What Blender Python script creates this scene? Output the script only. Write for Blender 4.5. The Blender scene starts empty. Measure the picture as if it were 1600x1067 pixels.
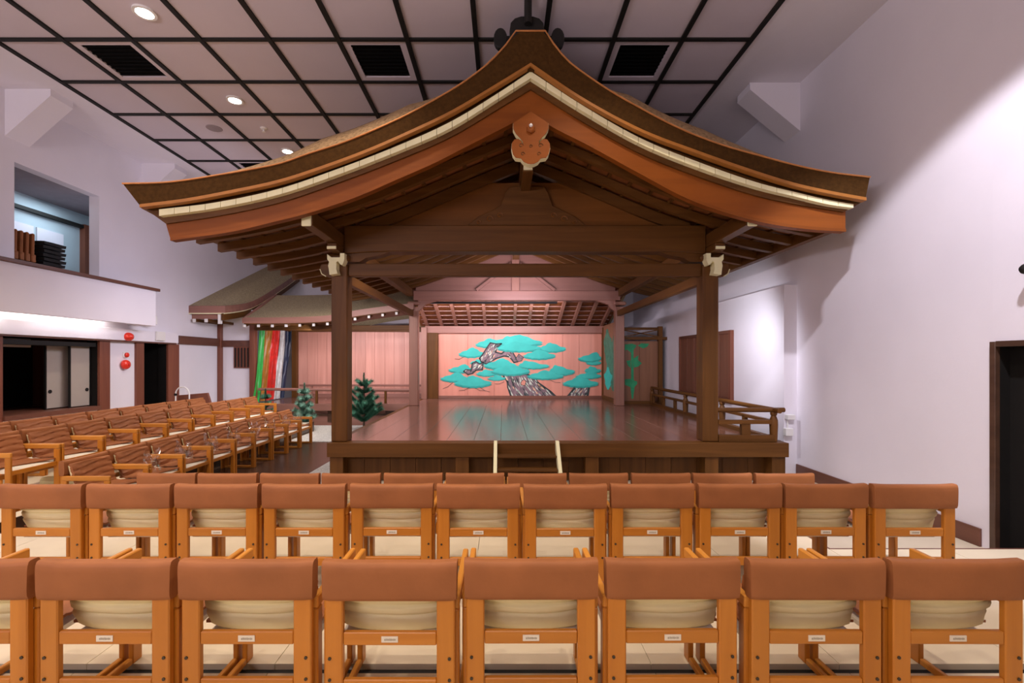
import bpy, bmesh, math, random
from mathutils import Vector, Matrix
random.seed(7)
S = bpy.context.scene
COL = S.collection

# ------------------------------------------------------------------ camera, world, exposure
F = 728.0; VX = 786.0; VY = 563.0; CZ = 1.85
cd = bpy.data.cameras.new('camera'); cam = bpy.data.objects.new('camera', cd); COL.objects.link(cam)
cam.location = (0, 0, CZ); cam.rotation_euler = (math.pi/2, 0, 0)
cd.sensor_width = 36; cd.lens = 36*F/1600
cd.shift_x = (800-VX)/1600; cd.shift_y = (VY-533.5)/1600
cd.clip_start = 0.05; cd.clip_end = 100
S.camera = cam
w = bpy.data.worlds.new('world'); S.world = w; w.use_nodes = True
w.node_tree.nodes['Background'].inputs[0].default_value = (.05, .05, .055, 1)
S.view_settings.view_transform = 'Standard'; S.view_settings.look = 'None'
S.view_settings.gamma = 1; S.view_settings.use_curve_mapping = False
S.view_settings.exposure = 0.36

def lamp(kind, name, loc, energy, color, target=None, size=.3, size_y=None, angle=100, blend=.6):
    l = bpy.data.lights.new(name, kind); l.energy = energy; l.color = color
    if kind == 'AREA':
        l.size = size
        if size_y: l.shape = 'RECTANGLE'; l.size_y = size_y
    if kind == 'SPOT':
        l.spot_size = math.radians(angle); l.spot_blend = blend; l.shadow_soft_size = size
    if kind == 'POINT': l.shadow_soft_size = size
    o = bpy.data.objects.new(name, l); COL.objects.link(o); o.location = loc
    if target is not None:
        o.rotation_euler = (Vector(target)-Vector(loc)).to_track_quat('-Z', 'Y').to_euler()
    return o
WARM = (1, .83, .66); PINKW = (1, .86, .93); COOL = (.90, .90, 1)
# audience downlights (the three in view plus the same lamps nearer the camera)
CEIL = 6.3
DOWN = [(-4.57, 5.94), (-4.57, 7.94), (-4.57, 9.88), (-4.57, 3.94), (-4.57, 1.9), (-1.7, 1.9), (1.0, 1.9), (-1.7, -1.0), (1.0, -1.0), (-1.7, 4.2), (1.0, 4.2)]
for (x, y) in DOWN:
    lamp('SPOT', 'downlight_lamp', (x, y, CEIL-.06), 165, WARM, (x, y, 0), size=.08, angle=100, blend=.45)
# wall washer for the right wall, two added fill lamps: ceiling from behind the camera, left wall from the eave
lamp('SPOT', 'wall_washer', (2.6, 2.2, CEIL-.06), 860, (.95, .90, 1), (4.75, 5.2, 1.0), size=.08, angle=54, blend=.3)
lamp('AREA', 'ceiling_fill', (-5.0, -2.5, 3.6), 270, (1, .87, .95), (-4.4, .5, 6.3), size=5, size_y=.5)
lamp('AREA', 'left_wall_fill', (-4.75, 9.4, 3.5), 36, (.88, .82, 1), (-8.15, 11.0, 3.3), size=1.6, size_y=.12)
# fluorescent fittings: under the stage roof (behind the front beam), before the pine wall, under the bridge eave, over the veranda
lamp('AREA', 'stage_front_lamp', (.1, 7.50, 3.56), 66, PINKW, (.1, 11.0, .6), size=4.2, size_y=.12)
lamp('AREA', 'stage_rear_lamp', (-.3, 12.98, 3.38), 78, PINKW, (-.4, 15.0, 1.9), size=3.6, size_y=.10)
lamp('AREA', 'stage_gable_lamp', (.33, 11.3, 3.35), 32, (.92, .82, 1), (.33, 12.6, 3.95), size=1.6, size_y=.12)
lamp('AREA', 'bridge_lamp', (-4.3, 13.42, 2.68), 42, PINKW, (-4.3, 15.6, 1.5), size=3.6, size_y=.10)
lamp('AREA', 'curtain_lamp', (-5.4, 12.95, 2.62), 6, (.84, .84, 1), (-7.6, 13.4, 1.6), size=.5, size_y=.12)
lamp('AREA', 'gravel_fill', (-3.9, 10.6, 3.30), 70, (1, .93, .93), (-4.4, 11.4, 0), size=2.2, size_y=.10)  # added fill that brightens the gravel, no fitting there
lamp('SPOT', 'veranda_lamp', (3.28, 7.48, 2.6), 105, COOL, (4.54, 10.2, 1.2), size=.06, angle=150, blend=.9)

# ------------------------------------------------------------------ materials
def nm(name):
    m = bpy.data.materials.new(name); m.use_nodes = True
    nt = m.node_tree; b = nt.nodes['Principled BSDF']; return m, nt, b
def node(nt, t, **kw):
    n = nt.nodes.new(t)
    for k, v in kw.items():
        if k.startswith('i_'):
            n.inputs[k[2:].replace('_', ' ')].default_value = v
        else: setattr(n, k, v)
    return n
def ramp(nt, stops):
    r = nt.nodes.new('ShaderNodeValToRGB'); e = r.color_ramp.elements
    e[0].position, e[0].color = stops[0][0], (*stops[0][1], 1)
    e[1].position, e[1].color = stops[-1][0], (*stops[-1][1], 1)
    for p, c in stops[1:-1]:
        n = e.new(p); n.color = (*c, 1)
    return r
def coords(nt, scale, rnd=True):
    tc = node(nt, 'ShaderNodeTexCoord'); mp = node(nt, 'ShaderNodeMapping'); mp.inputs['Scale'].default_value = scale
    if rnd:
        oi = node(nt, 'ShaderNodeObjectInfo'); ml = node(nt, 'ShaderNodeMath', operation='MULTIPLY'); ml.inputs[1].default_value = 17
        nt.links.new(oi.outputs['Random'], ml.inputs[0])
        va = node(nt, 'ShaderNodeVectorMath', operation='ADD')
        nt.links.new(tc.outputs['Object'], va.inputs[0]); nt.links.new(ml.outputs[0], va.inputs[1])
        nt.links.new(va.outputs[0], mp.inputs[0])
        return mp, oi
    nt.links.new(tc.outputs['Object'], mp.inputs[0]); return mp, None
def wood(name, c1, c2, axis='z', rough=.5, fine=18, vary=.18, spec=.5, coat=0):
    m, nt, b = nm(name)
    sc = [fine]*3; sc['xyz'.index(axis)] = fine*.06
    mp, oi = coords(nt, sc)
    n = node(nt, 'ShaderNodeTexNoise'); n.inputs['Scale'].default_value = 1; n.inputs['Detail'].default_value = 5; n.inputs['Distortion'].default_value = .6
    nt.links.new(mp.outputs[0], n.inputs['Vector'])
    r = ramp(nt, [(.3, c1), (.7, c2)]); nt.links.new(n.outputs['Fac'], r.inputs[0])
    hs = node(nt, 'ShaderNodeHueSaturation'); mr = node(nt, 'ShaderNodeMapRange')
    mr.inputs['To Min'].default_value = 1-vary; mr.inputs['To Max'].default_value = 1+vary
    nt.links.new(oi.outputs['Random'], mr.inputs[0]); nt.links.new(mr.outputs[0], hs.inputs['Value'])
    nt.links.new(r.outputs[0], hs.inputs['Color']); nt.links.new(hs.outputs[0], b.inputs['Base Color'])
    b.inputs['Roughness'].default_value = rough; b.inputs['Specular IOR Level'].default_value = spec
    b.inputs['Coat Weight'].default_value = coat; b.inputs['Coat Roughness'].default_value = .15
    bp = node(nt, 'ShaderNodeBump'); bp.inputs['Strength'].default_value = .08; bp.inputs['Distance'].default_value = .01
    nt.links.new(n.outputs['Fac'], bp.inputs['Height']); nt.links.new(bp.outputs[0], b.inputs['Normal'])
    return m
def plain(name, c, rough=.6, spec=.4, noise=.06, ns=6, bump=0, metal=0, vary=0, bs=None):
    m, nt, b = nm(name)
    mp, oi = coords(nt, (ns, ns, ns))
    n = node(nt, 'ShaderNodeTexNoise'); n.inputs['Scale'].default_value = 1; n.inputs['Detail'].default_value = 4
    nt.links.new(mp.outputs[0], n.inputs['Vector'])
    r = ramp(nt, [(.3, tuple(max(0, v*(1-noise)) for v in c)), (.7, tuple(min(1, v*(1+noise)) for v in c))])
    nt.links.new(n.outputs['Fac'], r.inputs[0])
    if vary:
        hs = node(nt, 'ShaderNodeHueSaturation'); mr = node(nt, 'ShaderNodeMapRange')
        mr.inputs['To Min'].default_value = 1-vary; mr.inputs['To Max'].default_value = 1+vary
        nt.links.new(oi.outputs['Random'], mr.inputs[0]); nt.links.new(mr.outputs[0], hs.inputs['Value'])
        nt.links.new(r.outputs[0], hs.inputs['Color']); nt.links.new(hs.outputs[0], b.inputs['Base Color'])
    else: nt.links.new(r.outputs[0], b.inputs['Base Color'])
    b.inputs['Roughness'].default_value = rough; b.inputs['Specular IOR Level'].default_value = spec; b.inputs['Metallic'].default_value = metal
    if bump:
        n2 = node(nt, 'ShaderNodeTexNoise'); n2.inputs['Scale'].default_value = bs or 8; n2.inputs['Detail'].default_value = 6
        nt.links.new(mp.outputs[0], n2.inputs['Vector'])
        bp = node(nt, 'ShaderNodeBump'); bp.inputs['Strength'].default_value = bump; bp.inputs['Distance'].default_value = .02
        nt.links.new(n2.outputs['Fac'], bp.inputs['Height']); nt.links.new(bp.outputs[0], b.inputs['Normal'])
    return m
def emit(name, c, s):
    m, nt, b = nm(name); b.inputs['Emission Color'].default_value = (*c, 1); b.inputs['Emission Strength'].default_value = s
    b.inputs['Base Color'].default_value = (.8, .8, .8, 1); return m
M = {}
M['chair'] = wood('chair_beech', (.49, .168, .014), (.58, .22, .024), 'z', .36, 14, .08)
M['chairx'] = wood('chair_beech_across', (.49, .168, .014), (.58, .22, .024), 'x', .36, 14, .08)
M['chairy'] = wood('chair_beech_along', (.54, .21, .026), (.63, .27, .042), 'y', .38, 14, .08)
M['cover'] = plain('brown_cover_cloth', (.335, .122, .040), .62, .3, .10, 5, .12, bs=3)
M['coverw'] = plain('brown_wrinkled_cloth', (.34, .125, .044), .55, .35, .12, 5, .3, bs=2)
M['cream'] = plain('cream_cushion', (.87, .79, .46), .6, .3, .05, 5, .06, bs=3)
M['seat'] = plain('pale_seat_cushion', (.80, .74, .60), .5, .4, .04, 5, .06)
M['bolt'] = plain('dark_bolt', (.05, .035, .02), .5, .4)
M['plate'] = plain('white_plate', (.80, .74, .60), .5, .3, .02)
M['ink'] = plain('grey_ink', (.42, .37, .28), .7, .1)
M['wall'] = plain('white_plaster', (.80, .77, .83), .75, .25, .02, 1.5, .05, bs=20)
M['ceil'] = plain('ceiling_board', (.62, .56, .62), .8, .2, .02, 1.5, vary=.03)
M['black'] = plain('black_paint', (.012, .011, .010), .6, .3)
M['void'] = plain('dark_void', (.012, .011, .010), .9, .1)
M['ventin'] = plain('black_grille', (.002, .002, .002), .8, .1)
M['wh'] = plain('white_metal', (.78, .77, .75), .5, .4, .02)
M['grey'] = plain('grey_mesh', (.33, .28, .30), .8, .2)
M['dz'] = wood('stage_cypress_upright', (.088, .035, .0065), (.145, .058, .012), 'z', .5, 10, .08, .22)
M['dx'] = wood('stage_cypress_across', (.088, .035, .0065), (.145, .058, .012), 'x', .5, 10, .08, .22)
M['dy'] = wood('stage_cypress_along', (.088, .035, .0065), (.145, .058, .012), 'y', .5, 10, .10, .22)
M['board'] = wood('gable_board', (.185, .048, .005), (.25, .070, .008), 'x', .5, 7, .05, .2)
M['panel'] = wood('gable_panel', (.150, .055, .010), (.21, .078, .015), 'x', .5, 8, .08, .2)
M['roofb'] = wood('roof_board', (.20, .066, .020), (.27, .095, .030), 'y', .55, 8, .1, .25)
M['thatch'] = plain('bark_roof', (.058, .026, .006), .8, .08, .22, 26, .25, bs=6)
M['thatcht'] = plain('bark_roof_top', (.36, .235, .12), .85, .2, .4, 25, .6, bs=6)
M['thatchg'] = plain('moss_bark_roof', (.40, .33, .20), .85, .2, .25, 30, .5, bs=6)
M['copper'] = plain('copper_edge', (.62, .27, .09), .35, .5, .1, 8, metal=.6)
M['ochre'] = plain('ochre_edge', (.33, .125, .018), .5, .4, .1, 8)
M['paint'] = plain('cream_paint', (.84, .81, .50), .55, .3, .05, 5)
M['fx'] = wood('stage_floor_plank', (.150, .064, .042), (.225, .102, .068), 'y', .17, 7, .13, .6)
M['fa'] = wood('rear_floor_plank', (.150, .064, .044), (.225, .102, .070), 'x', .18, 7, .1, .6)
M['aisle'] = wood('dark_floor', (.055, .028, .018), (.085, .045, .028), 'y', .25, 6, .1)
M['mirror'] = wood('pine_wall_plank', (.60, .25, .175), (.69, .30, .215), 'z', .38, 6, .05)
M['bridgew'] = wood('bridge_wall_plank', (.54, .255, .19), (.68, .345, .265), 'z', .4, 6, .09)
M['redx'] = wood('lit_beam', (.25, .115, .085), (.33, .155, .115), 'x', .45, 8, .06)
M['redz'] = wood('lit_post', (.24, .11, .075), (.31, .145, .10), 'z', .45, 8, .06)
M['trim'] = wood('brown_trim', (.16, .045, .024), (.22, .07, .036), 'z', .45, 8, .1)
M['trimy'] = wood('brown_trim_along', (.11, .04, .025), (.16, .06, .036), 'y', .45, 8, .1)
M['shut'] = wood('shutter_wood', (.15, .052, .030), (.21, .08, .045), 'z', .5, 9, .06)
M['floor'] = plain('cream_floor', (.70, .62, .46), .55, .3, .04, 3)
M['low'] = plain('beige_floor', (.66, .58, .44), .5, .3, .05, 3)
M['gravel'] = plain('white_gravel', (.80, .76, .68), .85, .2, .3, 40, .8, bs=10)
M['fus'] = plain('cream_paper', (.42, .37, .32), .7, .2, .03, 2)
M['blue'] = plain('pale_blue_screen', (.50, .60, .64), .6, .3, .03, 2)
M['red'] = plain('red_enamel', (.75, .035, .015), .3, .5, .02)
M['bamb'] = wood('bamboo_board', (.20, .085, .040), (.27, .12, .058), 'z', .45, 8, .06)
M['needle'] = plain('green_needles', (.06, .20, .12), .6, .3, .5, 30)
M['needle2'] = plain('grey_green_needles', (.17, .34, .25), .6, .3, .45, 30)
M['bark'] = plain('pine_bark', (.10, .07, .05), .9, .2, .3, 20, .4)
M['teal'] = plain('teal_pigment', (.045, .50, .43), .6, .3, .10, 3)
M['teald'] = plain('dark_teal_pigment', (.03, .34, .29), .6, .3, .2, 6)
M['green'] = plain('green_pigment', (.03, .30, .13), .6, .3, .2, 6)
M['greend'] = plain('faded_green_pigment', (.06, .20, .13), .6, .3, .3, 6)
M['outl'] = plain('ink_outline', (.045, .06, .06), .7, .2)
for k, c in dict(cg=(.02, .40, .06), co=(.36, .145, .012), cr=(.60, .018, .012), cw=(.56, .60, .58), cn=(.010, .026, .065)).items():
    M[k] = plain('silk_'+k, c, .35, .5, .18, 9)
# trunk pigment: purple brown with pale and dark bark flakes
m, nt, b = nm('trunk_pigment')
mp, oi = coords(nt, (9, 9, 4), False); n = node(nt, 'ShaderNodeTexNoise'); n.inputs['Scale'].default_value = 1.0; n.inputs['Detail'].default_value = 3; n.inputs['Distortion'].default_value = 1.2
nt.links.new(mp.outputs[0], n.inputs['Vector'])
r = ramp(nt, [(.32, (.07, .09, .09)), (.44, (.20, .135, .15)), (.58, (.25, .175, .19)), (.72, (.15, .15, .155))])
r.color_ramp.interpolation = 'CONSTANT'
nt.links.new(n.outputs['Fac'], r.inputs[0]); nt.links.new(r.outputs[0], b.inputs['Base Color']); b.inputs['Roughness'].default_value = .6
M['trunk'] = m
M['flake'] = plain('pale_bark_pigment', (.55, .62, .52), .6, .3, .2, 8)
M['flakeo'] = plain('orange_bark_pigment', (.70, .45, .28), .6, .3, .2, 8)
# clear plastic film
m, nt, b = nm('clear_film'); nt.nodes.remove(b)
out = nt.nodes['Material Output']; tr = node(nt, 'ShaderNodeBsdfTransparent'); gl = node(nt, 'ShaderNodeBsdfGlossy'); gl.inputs['Roughness'].default_value = .12
lw = node(nt, 'ShaderNodeLayerWeight'); lw.inputs[0].default_value = .35; mx = node(nt, 'ShaderNodeMixShader')
mr = node(nt, 'ShaderNodeMapRange'); mr.inputs['To Min'].default_value = .10; mr.inputs['To Max'].default_value = .55
nt.links.new(lw.outputs['Facing'], mr.inputs[0]); nt.links.new(mr.outputs[0], mx.inputs[0])
nt.links.new(tr.outputs[0], mx.inputs[1]); nt.links.new(gl.outputs[0], mx.inputs[2]); nt.links.new(mx.outputs[0], out.inputs[0])
M['film'] = m
M['lampglow'] = emit('lamp_glow', (1, .93, .84), 14)
M['tube'] = emit('fluorescent_tube', (1, .90, .82), 18)
M['tubes'] = emit('stage_tube', (1, .90, .95), 5)

# ------------------------------------------------------------------ building helpers
WP = {}           # world position of every object made here
def wpos(o): return WP.get(o.name, Vector((0, 0, 0))) if o else Vector((0, 0, 0))
CACHE = {}
class MB:
    def __init__(s): s.v = []; s.f = []
    def add(s, vs, fs):
        n = len(s.v); s.v += [tuple(p) for p in vs]; s.f += [tuple(i+n for i in f) for f in fs]; return s
    def box(s, x0, x1, y0, y1, z0, z1):
        vs = [(x, y, z) for z in (z0, z1) for y in (y0, y1) for x in (x0, x1)]
        return s.add(vs, [(0, 2, 3, 1), (4, 5, 7, 6), (0, 1, 5, 4), (2, 6, 7, 3), (0, 4, 6, 2), (1, 3, 7, 5)])
    def prism(s, pts, axis, lo, hi):
        "closed outline pts in the plane across axis, extruded lo..hi ('y': pts are x,z; 'x': y,z; 'z': x,y)"
        n = len(pts)
        def mk(p, t): return {'y': (p[0], t, p[1]), 'x': (t, p[0], p[1]), 'z': (p[0], p[1], t)}[axis]
        vs = [mk(p, lo) for p in pts]+[mk(p, hi) for p in pts]
        fs = [tuple(range(n)), tuple(range(2*n-1, n-1, -1))]+[(i, i+n, (i+1) % n+n, (i+1) % n) for i in range(n)]
        return s.add(vs, fs)
    def band(s, top, bot, axis, lo, hi):
        "strip between two polylines of equal count (as quads, so it may be concave), extruded"
        n = len(top)
        def mk(p, t): return {'y': (p[0], t, p[1]), 'x': (t, p[0], p[1]), 'z': (p[0], p[1], t)}[axis]
        vs = [mk(p, lo) for p in top]+[mk(p, lo) for p in bot]+[mk(p, hi) for p in top]+[mk(p, hi) for p in bot]
        fs = []
        for i in range(n-1):
            fs += [(i, i+1, n+i+1, n+i), (2*n+i+1, 2*n+i, 3*n+i, 3*n+i+1), (i+1, i, 2*n+i, 2*n+i+1), (n+i, n+i+1, 3*n+i+1, 3*n+i)]
        fs += [(0, n, 3*n, 2*n), (n-1, 3*n-1, 4*n-1, 2*n-1)]
        return s.add(vs, fs)
    def beam(s, p, q, w, h, up=(0, 0, 1)):
        p, q = Vector(p), Vector(q); d = (q-p).normalized(); u = Vector(up); sd = d.cross(u).normalized(); u = sd.cross(d)
        vs = [c+sd*a*w/2+u*b*h/2 for c in (p, q) for a, b in ((-1, -1), (1, -1), (1, 1), (-1, 1))]
        return s.add(vs, [(3, 2, 1, 0), (4, 5, 6, 7), (0, 1, 5, 4), (1, 2, 6, 5), (2, 3, 7, 6), (3, 0, 4, 7)])
    def tube(s, path, r, n=10, closed=False):
        path = [Vector(p) for p in path]; k = len(path); rs = r if isinstance(r, (list, tuple)) else [r]*k
        vs = []; ref = None
        for i, p in enumerate(path):
            a = path[(i-1) % k] if (closed or i > 0) else p; b2 = path[(i+1) % k] if (closed or i < k-1) else p
            d = (b2-a).normalized()
            if ref is None: ref = Vector((0, 0, 1)) if abs(d.z) < .9 else Vector((1, 0, 0))
            u = (ref-d*ref.dot(d)).normalized(); v = d.cross(u); ref = u
            vs += [p+(u*math.cos(2*math.pi*j/n)+v*math.sin(2*math.pi*j/n))*rs[i] for j in range(n)]
        fs = []
        for i in range(k if closed else k-1):
            for j in range(n):
                a = i*n+j; b2 = i*n+(j+1) % n; c = ((i+1) % k)*n
                fs.append((a, b2, c+(j+1) % n, c+j))
        if not closed: fs += [tuple(range(n-1, -1, -1)), tuple((k-1)*n+j for j in range(n))]
        return s.add(vs, fs)
    def lathe(s, prof, c, n=20, axis='z'):
        vs = []; k = len(prof)
        for r, h in prof:
            for j in range(n):
                a = 2*math.pi*j/n; x, y = r*math.cos(a), r*math.sin(a)
                q = {'z': (x, y, h), 'x': (h, x, y), 'y': (y, h, x)}[axis]
                vs.append((c[0]+q[0], c[1]+q[1], c[2]+q[2]))
        fs = [(i*n+j, i*n+(j+1) % n, (i+1)*n+(j+1) % n, (i+1)*n+j) for i in range(k-1) for j in range(n)]
        fs += [tuple(range(n-1, -1, -1)), tuple((k-1)*n+j for j in range(n))]
        return s.add(vs, fs)
    def sheet(s, nu, nv, fn, thick=None):
        vs = [fn(i/(nu-1), j/(nv-1)) for j in range(nv) for i in range(nu)]
        fs = [(j*nu+i, j*nu+i+1, (j+1)*nu+i+1, (j+1)*nu+i) for j in range(nv-1) for i in range(nu-1)]
        return s.add(vs, fs)
    def slab(s, nu, nv, fn, off):
        top = [fn(i/(nu-1), j/(nv-1)) for j in range(nv) for i in range(nu)]; n = nu*nv
        vs = top+[(p[0]+off[0], p[1]+off[1], p[2]+off[2]) for p in top]
        fs = []
        for j in range(nv-1):
            for i in range(nu-1):
                a = j*nu+i; fs += [(a, a+1, a+nu+1, a+nu), (n+a, n+a+nu, n+a+nu+1, n+a+1)]
        rim = [i for i in range(nu)]+[j*nu+nu-1 for j in range(1, nv)]+[(nv-1)*nu+i for i in range(nu-2, -1, -1)]+[j*nu for j in range(nv-2, 0, -1)]
        fs += [(rim[i], n+rim[i], n+rim[(i+1) % len(rim)], rim[(i+1) % len(rim)]) for i in range(len(rim))]
        return s.add(vs, fs)
    def build(s, name, mat, parent=None, bevel=0, smooth=False, solid=0, origin=None, seg=1):
        xs = list(zip(*s.v)); c = Vector(((min(xs[0])+max(xs[0]))/2, (min(xs[1])+max(xs[1]))/2, (min(xs[2])+max(xs[2]))/2))
        if origin is not None: c = Vector(origin)
        rel = tuple((round(p[0]-c.x, 5), round(p[1]-c.y, 5), round(p[2]-c.z, 5)) for p in s.v)
        key = (hash(rel), len(s.f), mat, bevel, smooth, solid)
        me = CACHE.get(key)
        if me is None:
            me = bpy.data.meshes.new(name); me.from_pydata(rel, [], s.f)
            bm = bmesh.new(); bm.from_mesh(me)
            if solid: bmesh.ops.solidify(bm, geom=bm.faces[:], thickness=solid)
            bmesh.ops.recalc_face_normals(bm, faces=bm.faces[:])
            if bevel:
                es = [e for e in bm.edges if len(e.link_faces) == 2 and e.calc_face_angle(0) > .6]
                bmesh.ops.bevel(bm, geom=es, offset=bevel, segments=seg, affect='EDGES', clamp_overlap=True)
            bm.to_mesh(me); bm.free()
            if smooth:
                for p in me.polygons: p.use_smooth = True
                try: me.set_sharp_from_angle(angle=math.radians(50))
                except Exception: pass
            me.materials.append(M[mat]); CACHE[key] = me
        o = bpy.data.objects.new(name, me); COL.objects.link(o)
        if parent: o.parent = parent
        o.location = c-wpos(parent); WP[o.name] = c
        return o
def tag(o, label=None, cat=None, group=None, kind=None):
    if label: o['label'] = label
    if cat: o['category'] = cat
    if group: o['group'] = group
    if kind: o['kind'] = kind
    return o
def thing(name, loc, label, cat, group=None):
    o = bpy.data.objects.new(name, None); COL.objects.link(o); o.location = loc; WP[o.name] = Vector(loc)
    o.empty_display_size = .1
    return tag(o, label, cat, group)
def struct(name, loc=(0, 0, 0)):
    o = bpy.data.objects.new(name, None); COL.objects.link(o); o.location = loc; WP[o.name] = Vector(loc); o['kind'] = 'structure'; return o
def sbox(name, mat, *b, parent=None, bevel=0):
    o = MB().box(*b).build(name, mat, parent, bevel)
    if not parent: o['kind'] = 'structure'
    return o
def pbox(name, mat, parent, *b, bevel=0): return MB().box(*b).build(name, mat, parent, bevel)
def copy_tree(o, loc, rz=0):
    c = o.copy(); COL.objects.link(c); c.location = loc; c.rotation_euler = (0, 0, rz)
    for ch in o.children:
        d = ch.copy(); COL.objects.link(d); d.parent = c
        for g in ch.children:
            e = g.copy(); COL.objects.link(e); e.parent = d
    return c
def px(x, d): return (x-VX)*d/F               # measured position -> metres at a known depth
def pz(y, d): return CZ+(VY-y)*d/F
def curve(tab, cusp=()):
    for c in cusp:
        k = [i for i, t in enumerate(tab) if t[0] == c][0]
        a, b_ = curve(tab[:k+1], [q for q in cusp if q < c]), curve(tab[k:], [q for q in cusp if q > c])
        return lambda x: a(x) if x <= c else b_(x)
    return curve0(tab)
def curve0(tab):
    "piecewise smooth interpolation of a measured table"
    xs = [t[0] for t in tab]; ys = [t[1] for t in tab]; n = len(xs)
    dl = [(ys[i+1]-ys[i])/(xs[i+1]-xs[i]) for i in range(n-1)]
    ms = [dl[0]]+[(0 if dl[i-1]*dl[i] < 0 else (dl[i-1]+dl[i])/2) for i in range(1, n-1)]+[dl[-1]]
    def f(x):
        if x <= xs[0]: return ys[0]+(x-xs[0])*dl[0]
        if x >= xs[-1]: return ys[-1]+(x-xs[-1])*dl[-1]
        i = max(k for k in range(n-1) if xs[k] <= x); h = xs[i+1]-xs[i]; t = (x-xs[i])/h
        return ((2*t**3-3*t*t+1)*ys[i]+(t**3-2*t*t+t)*h*ms[i]+(-2*t**3+3*t*t)*ys[i+1]+(t**3-t*t)*h*ms[i+1])
    return f
ORD = ['first', 'second', 'third', 'fourth', 'fifth', 'sixth', 'seventh', 'eighth', 'ninth', 'tenth', 'eleventh', 'twelfth']

# ------------------------------------------------------------------ room shell
XL, XR, XF = -8.15, 4.75, 4.54
YB, YE = -6.0, 17.0
PL = .25                                         # height of the seating platform
fl = struct('floor')
pbox('lower_floor', 'low', fl, -3.16, XR, 3.95, YE, -.1, 0)
pbox('side_floor', 'aisle', fl, -4.95, -3.16, 3.95, 10.55, -.1, 0)
pbox('under_floor', 'low', fl, XL-1.5, -3.16, 10.55, YE, -.1, -.02)
# cream platform laid in square boards with fine joints, a black slot under the nearest row
for i in range(13):
    x0 = XL+i*(XR-XL)/13; x1 = XL+(i+1)*(XR-XL)/13
    for (y0, y1) in ((YB, -2.6), (-2.6, .4), (.4, 2.385), (2.455, 3.95)):
        pbox('floor_board', 'floor', fl, x0+.002, x1-.002, y0+.002, (4.3 if y1 == 3.95 and i < 11 else y1)-.002, -.1, PL)
pbox('floor_slot', 'black', fl, XL, XR, 2.385, 2.455, -.1, PL-.03)
pbox('joint_base', 'low', fl, XL, XR, YB, 2.38, -.12, PL-.006)
pbox('joint_base', 'low', fl, XL, XR, 2.46, 3.94, -.12, PL-.006)
for i in range(8):
    pbox('floor_board', 'floor', fl, XL, -4.955, 3.95+i*1.03+.002, 3.95+(i+1)*1.03-.002, -.1, PL)
pbox('platform_riser', 'aisle', fl, -4.97, -4.95, 3.97, 12.2, 0, PL)
XS = XL+11*(XR-XL)/13
pbox('platform_riser', 'trimy', fl, -4.95, XS, 4.3, 4.32, 0, PL); pbox('platform_riser', 'trimy', fl, XS, XR, 3.95, 3.97, 0, PL); pbox('platform_riser', 'trimy', fl, XS, XS+.02, 3.97, 4.32, 0, PL)
g = MB().box(-3.16, -2.66, 5.7, 10.55, 0, .012); g.box(XL+.1, -2.66, 12.22, 13.2, -.02, .012); g.box(-4.9, -2.66, 10.55, 12.22, -.02, .012)
g.box(-2.66, 4.3, 5.7, 6.9, 0, .012)
tag(g.build('gravel_bed', 'gravel'), 'white gravel strip around the stage and in front of the bridge', 'gravel', kind='stuff')

# right wall (near part, return, far part with a shutter), door opening at the right edge of the view
wr = struct('wall_right')
DR0, DR1, DRZ = 3.55, 4.52, 2.03
pbox('wall_panel', 'wall', wr, XR, XR+.2, DR1, 7.53, -.1, CEIL)
pbox('wall_panel', 'wall', wr, XR, XR+.2, YB, DR0, -.1, CEIL)
pbox('wall_panel', 'wall', wr, XR, XR+.2, DR0, DR1, DRZ, CEIL)
pbox('wall_panel', 'wall', wr, XF, XR+.2, 7.53, YE, -.1, 3.07)
pbox('wall_panel', 'wall', wr, XR, XR+.2, 7.53, YE, 3.07, CEIL)
sbox('baseboard_right', 'trimy', XR-.025, XR, DR1+.1, 7.52, 0, .18, bevel=.004)
dr = struct('door_1')
pbox('door_jamb', 'aisle', dr, XR-.03, XR+.02, DR1-.05, DR1+.005, 0, DRZ, bevel=.004)
pbox('door_jamb', 'aisle', dr, XR-.03, XR+.02, DR0-.005, DR0+.05, PL, DRZ, bevel=.004)
pbox('door_head', 'aisle', dr, XR-.03, XR+.02, DR0+.05, DR1-.05, DRZ-.05, DRZ+.005, bevel=.004)
pbox('door_reveal', 'void', dr, XR+.02, XR+.2, DR1-.045, DR1, 0, DRZ); pbox('door_reveal', 'void', dr, XR+.02, XR+.2, DR0, DR0+.045, 0, DRZ)
pbox('door_reveal', 'void', dr, XR+.02, XR+.2, DR0, DR1, DRZ-.045, DRZ); pbox('door_sill', 'trimy', dr, XR-.02, XR+.2, DR0, DR1, -.05, .02)
pbox('door_leaf', 'void', dr, XR+.12, XR+.17, DR0, DR1, 0, DRZ)
sh = struct('window_1')
YS0, YS1 = 9.16, 11.85
pbox('shutter_board', 'shut', sh, XF-.04, XF, YS0+.08, YS1-.08, 1.1, 2.38)
for i in range(6):
    y = YS0+.08+(YS1-YS0-.16)*(i+.5)/6
    pbox('shutter_slat', 'shut', sh, XF-.055, XF-.038, y-.2, y+.2, 1.1, 2.38, bevel=.004)
for (a, b_, c, d) in ((YS0, YS0+.08, 1.03, 2.45), (YS1-.08, YS1, 1.03, 2.45)): pbox('shutter_frame', 'trim', sh, XF-.07, XF, a, b_, c, d, bevel=.004)
pbox('shutter_frame', 'trimy', sh, XF-.07, XF, YS0+.08, YS1-.08, 2.38, 2.45, bevel=.004)
pbox('shutter_frame', 'trimy', sh, XF-.07, XF, YS0+.08, YS1-.08, 1.03, 1.10, bevel=.004)
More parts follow.
